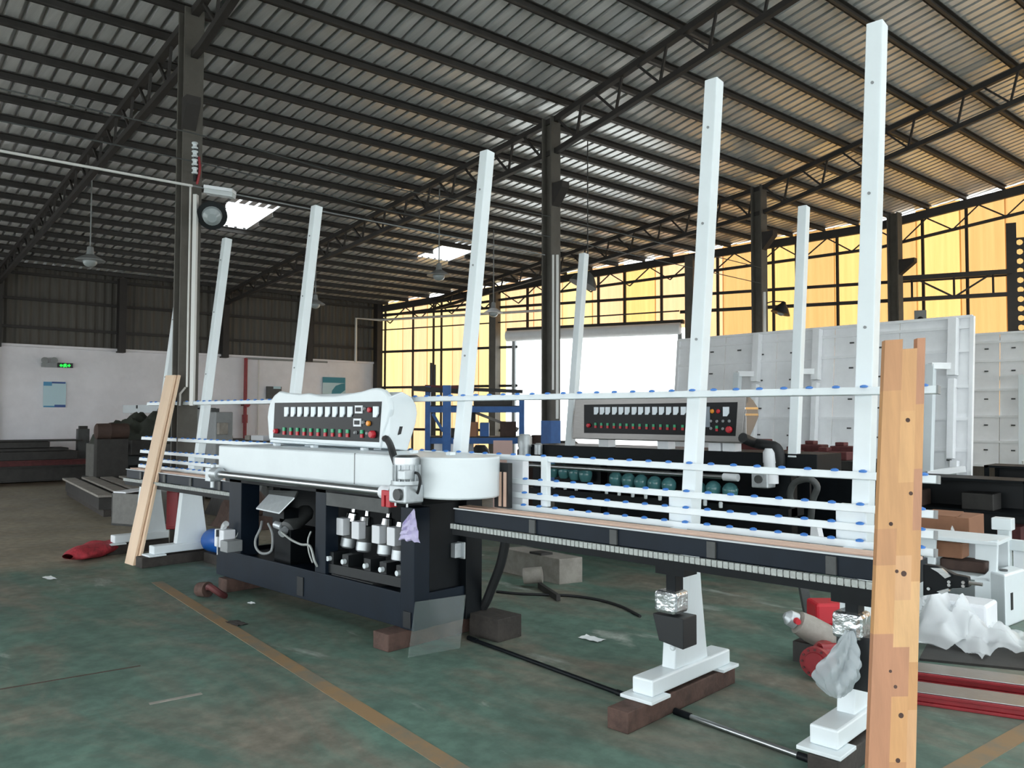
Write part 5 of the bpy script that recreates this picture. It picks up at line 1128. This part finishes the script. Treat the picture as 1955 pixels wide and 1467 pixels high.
for i, (px, w2, h2, mm, lab) in enumerate(((412, .30, .22, 'brown', 'brown curved cover on the dark work table behind the left rails'), (437, .26, .13, 'black', 'black lump of hose on the dark work table, left of the red pipe'), (470, .22, .10, 'slat', 'small grey casting on the dark work table below the red pipe'), (492, .5, .11, 'whiteb', 'long white cover lying on the dark work table'), (506, .2, .22, 'greyd', 'dark grey motor on the dark work table by the white cabinet'))):
    p = atY(px, 838, 8.7 + .12 * (i % 2)); y = 8.66 + .3 * (i == 4)
    m = MB(); m.lathe((p.x, y + .12, z + h2 / 2 if False else z), (0, 0, 1), [(0, w2 * .5), (h2 * .6, w2 * .46), (h2, w2 * .25)], 9) if i in (0, 1) else m.box(p.x, p.x + w2, y, y + .2, z, z + h2)
    single(['curved_cover', 'hose_lump', 'casting', 'white_cover', 'small_motor'][i], m, M[mm], lab, ['cover', 'hose', 'casting', 'cover', 'motor'][i], smooth=i in (0, 1), bevel=.0 if i in (0, 1) else .012)
# dark scrap under and behind the left conveyor
for i, (px, py, Y, w2, h2, mm, lab) in enumerate(((440, 1000, 5.6, .5, .45, 'brown', 'brown heap of scrap behind the base by the blue drum'), (425, 985, 6.2, .5, .62, 'iron', 'dark lump of scrap seen between left foot and base'), (455, 990, 6.0, .4, .75, 'greyd', 'dark machine part standing behind the left upright'))):
    p = atY(px, py, Y); rr_ = random.Random(40 + i)
    def lump(u, v, p=p, w2=w2, h2=h2, Y=Y, i=i):
        x, y = (u - .5) * 2, (v - .5) * 2; e = max(0, 1 - abs(x) ** 3 - abs(y) ** 3) ** .4
        return Vector((p.x + x * w2, Y + .3 + y * w2 * .8, .005 + h2 * e * (.8 + .2 * math.sin(7 * x + i) + .15 * math.sin(9 * y + 2 * i))))
    m = MB(); m.grid(lump, 14, 12); single('scrap_heap', m, M[mm], lab, 'scrap', 'scrap behind the machine', smooth=False)

# ================================================================ BLUE RACK BEFORE THE DOORWAY
DB = 13.8; RD = Vector((_rt.x, _rt.y, 0)); FD = Vector((_fw.x, _fw.y, 0))
def atr(px, py, d=DB): return atD(px, py, d)
br = thing('blue_rack', 'blue steel storage rack standing before the amber wall left of the doorway', 'rack', (atr(900, 900).x, atr(900, 900).y, 0))
def vpost(px, py_top, w=.10, d=DB): p = atr(px, 800, d); z = atr(px, py_top, d).z; return obj('post', MB().obox(Vector((p.x, p.y, z / 2)), RD * (w / 2), FD * (w / 2), (0, 0, z / 2)), M['bluedk'], br)
vpost(817, 738, .09, DB); vpost(853, 736, .13, DB - .5); vpost(996, 760, .09, DB); vpost(1040, 760, .08, DB + .9)
for py, h2 in ((782, .10), (842, .10)):
    a, b = atr(814, py), atr(1000, py); obj('beam', MB().bar(a, b, .07, h2), M['bluedk'], br)
    a2, b2 = a + FD * .9, b + FD * .9; obj('beam', MB().bar(a2, b2, .07, h2), M['bluedk'], br)
    m = MB(); z = a.z + h2 / 2; m.prism([Vector((p.x, p.y, z)) for p in (a, b, b2, a2)], (0, 0, .02)); obj('shelf_board', m, M['iron'], br)
for py in (700, ): pass
a, b = atr(826, 790), atr(846, 824); obj('brace', MB().bar(a, b, .05), M['bluedk'], br)
a, b = atr(905, 787, DB + .6), atr(990, 820, DB + .6); obj('brace', MB().bar(a, b, .05), M['slat'], br)
zs1 = atr(814, 782).z + .07; zs2 = atr(814, 842).z + .07
def on_rack(px0, px1, z, h2, mm, lab, name, cat, dd=.1, dep=.4, **k):
    a, b = atr(px0, 800, DB + dd), atr(px1, 800, DB + dd); c = (a + b) / 2
    return single(name, MB().obox(Vector((c.x, c.y, z + h2 / 2)), RD * ((b - a).length / 2), FD * (dep / 2), (0, 0, h2 / 2)), M[mm], lab, cat, 'things on the blue rack', bevel=.01, **k)
on_rack(905, 978, zs1, .16, 'iron', 'dark steel block on the upper shelf of the blue rack', 'steel_block', 'block', .35)
on_rack(899, 908, zs2, .45, 'iron', 'slim dark post standing on the lower shelf of the blue rack', 'iron_post', 'post', .6, .1)
on_rack(893, 912, zs2, .25, 'card', 'reddish carton on the lower shelf of the blue rack', 'carton', 'carton', .3)
on_rack(917, 934, zs2, .24, 'bluedk', 'blue tool box on the lower shelf of the blue rack', 'tool_box', 'box', .3)
on_rack(955, 985, zs2, .26, 'brown', 'brown bag on the lower shelf of the blue rack', 'sack', 'bag', .35)
on_rack(858, 875, zs2, .14, 'iron', 'black iron piece on the lower shelf of the blue rack', 'iron_piece', 'block', .4)
# long bars lying on the top of the rack's left end
a, b = atr(788, 742, DB - .1), atr(880, 748, DB - .1); bt = thing('bar_bundle', 'long dark steel bars lying across the top of the blue rack', 'bars', a)
obj('bar', MB().bar(a, b, .08, .08), M['iron'], bt); obj('bar', MB().bar(atr(812, 741, DB + .1), atr(905, 744, DB + .1), .14, .1), M['rust'], bt); obj('bar', MB().bar(atr(860, 742, DB + .3), atr(998, 748, DB + .3), .05, .06), M['iron'], bt); obj('bearer', MB().bar(atr(853, 746, DB - .4), atr(853, 746, DB + .5), .08), M['bluedk'], bt)
for x, lab in ((823, 'thin dark rod standing up behind the blue rack, the taller of two'), (830, 'thin dark rod standing up behind the blue rack, the shorter of two')):
    a, b = atr(x, 800, DB + 1.4), atr(x, 693 + (x - 823) * .5, DB + 1.4); single('standing_rod', MB().cyl((a.x, a.y, 0), b, .022, n=8), M['iron'], lab, 'rod', smooth=True)
# eye hook above the dark block
p = atr(913, 765, DB + .35); tr_ = MB(); tr_.tube([p + RD * (.06 * math.cos(t_)) + Vector((0, 0, .06 * math.sin(t_))) for t_ in [k * .55 for k in range(12)]], .012); tr_.cyl(Vector((p.x, p.y, zs1 + .16)), p - Vector((0, 0, .05)), .015, n=8); single('eye_bolt', tr_, M['iron'], 'lifting eye bolt on the dark steel block', 'bolt', smooth=True)
# pale box and pink sheet before the rack
a, b = atY(828, 858, 9.3), atY(872, 858, 9.3); single('pale_box', MB().box(a.x, b.x, 9.3, 9.7, .6, atY(850, 838, 9.3).z), M['whiteb'], 'pale grey box before the blue rack beside the white post', 'box', bevel=.012)
single('box_stand', MB().box(a.x, b.x, 9.3, 9.7, 0, .6), M['iron'], 'dark stand under the pale grey box before the blue rack', 'stand', bevel=.01)
p = atr(960, 858, DB - .2); single('pink_sheet', MB().obox(Vector((p.x, p.y, .62)), RD * .16, FD * .02, (0, 0, .56)), M['pink'], 'pink sheet standing on edge under the blue rack', 'sheet')
for i, (px, Y, w2, h2, mm, lab) in enumerate(((1010, 10.6, .6, 1.25, 'brown', 'dark brown machine part behind the blue column foot'), (1060, 10.2, .9, 1.18, 'iron', 'dark machine bed before the bright doorway'), (900, 11.2, .5, 1.0, 'iron', 'dark machine part below the blue rack'))):
    p = atY(px, 850, Y); t = thing('machine_part', lab, 'machine', (p.x, Y, 0)); obj('body', MB().box(p.x - w2 / 2, p.x + w2 / 2, Y, Y + .5, 0, h2 * .8), M[mm], t, bevel=.02); obj('top_casting', MB().lathe((p.x, Y + .25, h2 * .8), (0, 0, 1), [(0, w2 * .4), (h2 * .1, w2 * .36), (h2 * .2, w2 * .2)], 12), M[mm], t, smooth=True)

# ================================================================ LAMPS, CABLES, COLUMN FITTINGS
def pendant(px, py, d, ptop, label, r=.24, shade='grey'):
    c = atD(px, py, d); t = thing('pendant_lamp', label, 'lamp', c, 'pendant lamps')
    ztop = roof_z(u_of(c)) - .05
    obj('rod', MB().cyl((c.x, c.y, c.z + .18), (c.x, c.y, ztop), .012, n=8), M['grey'], t)
    obj('neck', MB().lathe((c.x, c.y, c.z + .02), (0, 0, 1), [(0, .08), (.06, .06), (.16, .05), (.18, .02)], 14), M['grey'], t, smooth=True)
    m = MB(); m.lathe((c.x, c.y, c.z - .06), (0, 0, 1), [(0, r), (.012, r), (.05, r * .75), (.10, .09), (.11, .07)], 22); obj('lamp_shade', m, M[shade], t, smooth=True)
    obj('globe', MB().sphere((c.x, c.y, c.z - .07), r * .5, 16, 8, .8), M['globe'], t, smooth=True)
pendant(172, 492, 14.0, 395, 'pendant lamp with a glass globe hanging alone on the dark left side')
pendant(838, 521, 16.0, 450, 'pendant lamp hanging under the skylight before the amber wall')
pendant(602, 577, 20.0, 540, 'small pendant lamp hanging before the dark upper wall beside the white cabinet post')
pendant(942, 593, 19.0, 560, 'pale pendant lamp hanging before the amber wall left of the doorway', .22, 'whiteb')
# floodlight and box lamp on the first column
c = atD(405, 411, 9.2); fl_ = thing('flood_lamp', 'round dark flood lamp with a glass lens on the column', 'lamp', c, 'lamps on the columns'); ax = (CAM - c).normalized(); ax = (ax + Vector((0, 0, -.35))).normalized()
obj('lamp_shade', MB().lathe(c - ax * .14, ax, [(0, .06), (.04, .12), (.14, .165), (.16, .165)], 24), M['black'], fl_, smooth=True); obj('globe', MB().lathe(c + ax * .02, ax, [(0, .11), (.05, .10), (.09, .05)], 20), M['globe'], fl_, smooth=True)
cc = B(-.38, -5.55, c.z); obj('arm', MB().cyl(c - ax * .1, cc, .02, n=8), M['truss'], fl_)
a, b = atD(393, 362, 9.14), atD(447, 370, 9.14); bl_ = thing('box_lamp', 'clear boxed tube lamp hanging from the white conduit by the column', 'lamp', (a + b) / 2, 'lamps on the columns')
obj('case', MB().bar(a + Vector((0, 0, .02)), b + Vector((0, 0, .02)), .14, .035), M['whiteb'], bl_); obj('diffuser', MB().bar(a - Vector((0, 0, .025)), b - Vector((0, 0, .025)), .12, .05), M['film'], bl_); obj('tube', MB().cyl(a - Vector((0, 0, .025)), b - Vector((0, 0, .025)), .013, n=10), M['white'], bl_)
# big dark reflector near the second post of the far machine
c = atD(1122, 531, 14.0); dl = thing('reflector_lamp', 'large dark round reflector lamp before the amber wall', 'lamp', c); obj('lamp_shade', MB().lathe(c + Vector((0, 0, .1)), (-.25, -.3, -1), [(0, .06), (.05, .14), (.16, .22), (.24, .25)], 22), M['greyd'], dl, smooth=True); obj('hanger', MB().cyl(c + Vector((0, 0, .1)), (c.x, c.y, roof_z(u_of(c))), .01, n=6), M['greyd'], dl)
# hooked lamp on the third column
c = atD(1497, 592, 16.0); hk = thing('hooked_lamp', 'dark lamp shade on a hooked arm beside the third column', 'lamp', c); obj('lamp_shade', MB().lathe(c + Vector((0, 0, .16)), (-.25, -.2, -1), [(0, .035), (.05, .06), (.12, .12), (.24, .19)], 20), M['black'], hk, smooth=True)
obj('globe', MB().sphere(c + Vector((-.04, -.03, -.03)), .09), M['globe'], hk, smooth=True)
obj('arm', MB().tube([atD(1464, 579, 16.1), atD(1475, 576, 16.05), atD(1486, 576, 16.0), c + Vector((0, 0, .16))], .012), M['truss'], hk, smooth=True)
# camera on the amber wall
c = G(gs(1757, 603, .2)[0], gs(1757, 603, .2)[1], .2); cm = thing('wall_camera', 'small grey box camera on the amber wall above the white rack', 'camera', c); obj('case', MB().obox(c, GD * .13, GN * .1, (0, 0, .12)), M['grey'], cm, bevel=.01); obj('eye', MB().sphere(c + GN * .1 + Vector((0, 0, -.1)), .07), M['black'], cm, smooth=True)
# white conduit running along the columns, insulators and trunking on them
p1 = atD(367, 355, 9.13); zc = p1.z; u1 = u_of(p1)
p2 = atU(1040, 487, u1); z2 = p2.z
cdt = thing('overhead_conduit', 'thin white conduit strung between the columns', 'conduit', p1)
v1 = (Vector((p1.x, p1.y, 0)) - BO).dot(BV); v2 = (Vector((p2.x, p2.y, 0)) - BO).dot(BV)
obj('conduit', MB().cyl(B(u1, -11.5, zc), B(u1, v1, zc), .015, n=10), M['conduit'], cdt, smooth=True); obj('conduit', MB().cyl(B(u1, v1, zc), B(u1, v2, z2), .009, n=8), M['grey'], cdt, smooth=True)
for dz, lab in ((.62, 'dark overhead wire strung highest past the insulators'), (.30, 'dark overhead wire strung just above the white conduit')):
    single('overhead_wire', MB().tube([B(u1, -11.5, zc + dz), B(u1, v1, zc + dz - .02), B(u1, (v1 + v2) / 2, (zc + z2) / 2 + dz - .12), B(u1, v2, z2 + dz), B(u1, 5.8, z2 + dz - .1)], .008, n=6), M['greyd'], lab, 'wire', 'overhead wires', smooth=True)
ins = thing('insulator_stack', 'four white spool insulators stacked on the dark column', 'insulator', atD(372, 330, 9.10))
for py in (278, 294, 310, 326):
    c = atD(372, py, 9.13); obj('spool', MB().lathe(c - Vector((0, 0, .035)), (0, 0, 1), [(0, .03), (.01, .036), (.025, .022), (.045, .022), (.06, .036), (.07, .03)], 14), M['white'], ins, smooth=True)
a, b = atD(372, 275, 9.13), atD(372, 345, 9.13); obj('bracket', MB().bar(a + FD * .03, b + FD * .03, .03, .05), M['black'], ins)
a, b = atD(380, 300, 9.14), atD(376, 352, 9.14); obj('red_cable', MB().tube([a, (a + b) / 2 + RD * .02, b], .014), M['redb'], ins, smooth=True)
def trunk(px0, py0, px1, py1, d, w, label, name='cable_trunking'):
    a, b = atD(px0, py0, d), atD(px1, py1, d); b = Vector((a.x, a.y, b.z)); return single(name, MB().bar(a, b, w, w * .7, RD), M['conduit'], label, 'trunking', 'white trunking on the columns', bevel=.004)
trunk(374, 372, 368, 775, 9.14, .062, 'wide white cable trunking on the column below the insulators')
trunk(364, 356, 355, 740, 9.16, .026, 'slim white conduit beside the wide trunking on the column', 'slim_conduit')
p = atD(360, 740, 9.16); q = atD(346, 752, 9.16); single('bent_conduit', MB().tube([atD(354, 740, 9.14), atD(344, 752, 9.14), atD(343, 775, 9.14)], .013, smooth=0), M['conduit'], 'short bent white conduit at the foot of the slim conduit', 'conduit', smooth=True)
dc = (B(-.157, 0, 0) - CAM).dot(CF) - .14
trunk(1056, 487, 1055, 745, dc, .045, 'slim white trunking on the column before the doorway'); trunk(1064, 487, 1062, 800, dc + .03, .06, 'wide white trunking on the column before the doorway')
dc3 = (B(-.16, 5.85, 0) - CAM).dot(CF) - .15; trunk(1459, 558, 1457, 640, dc3, .07, 'white trunking low on the column with the hooked lamp')
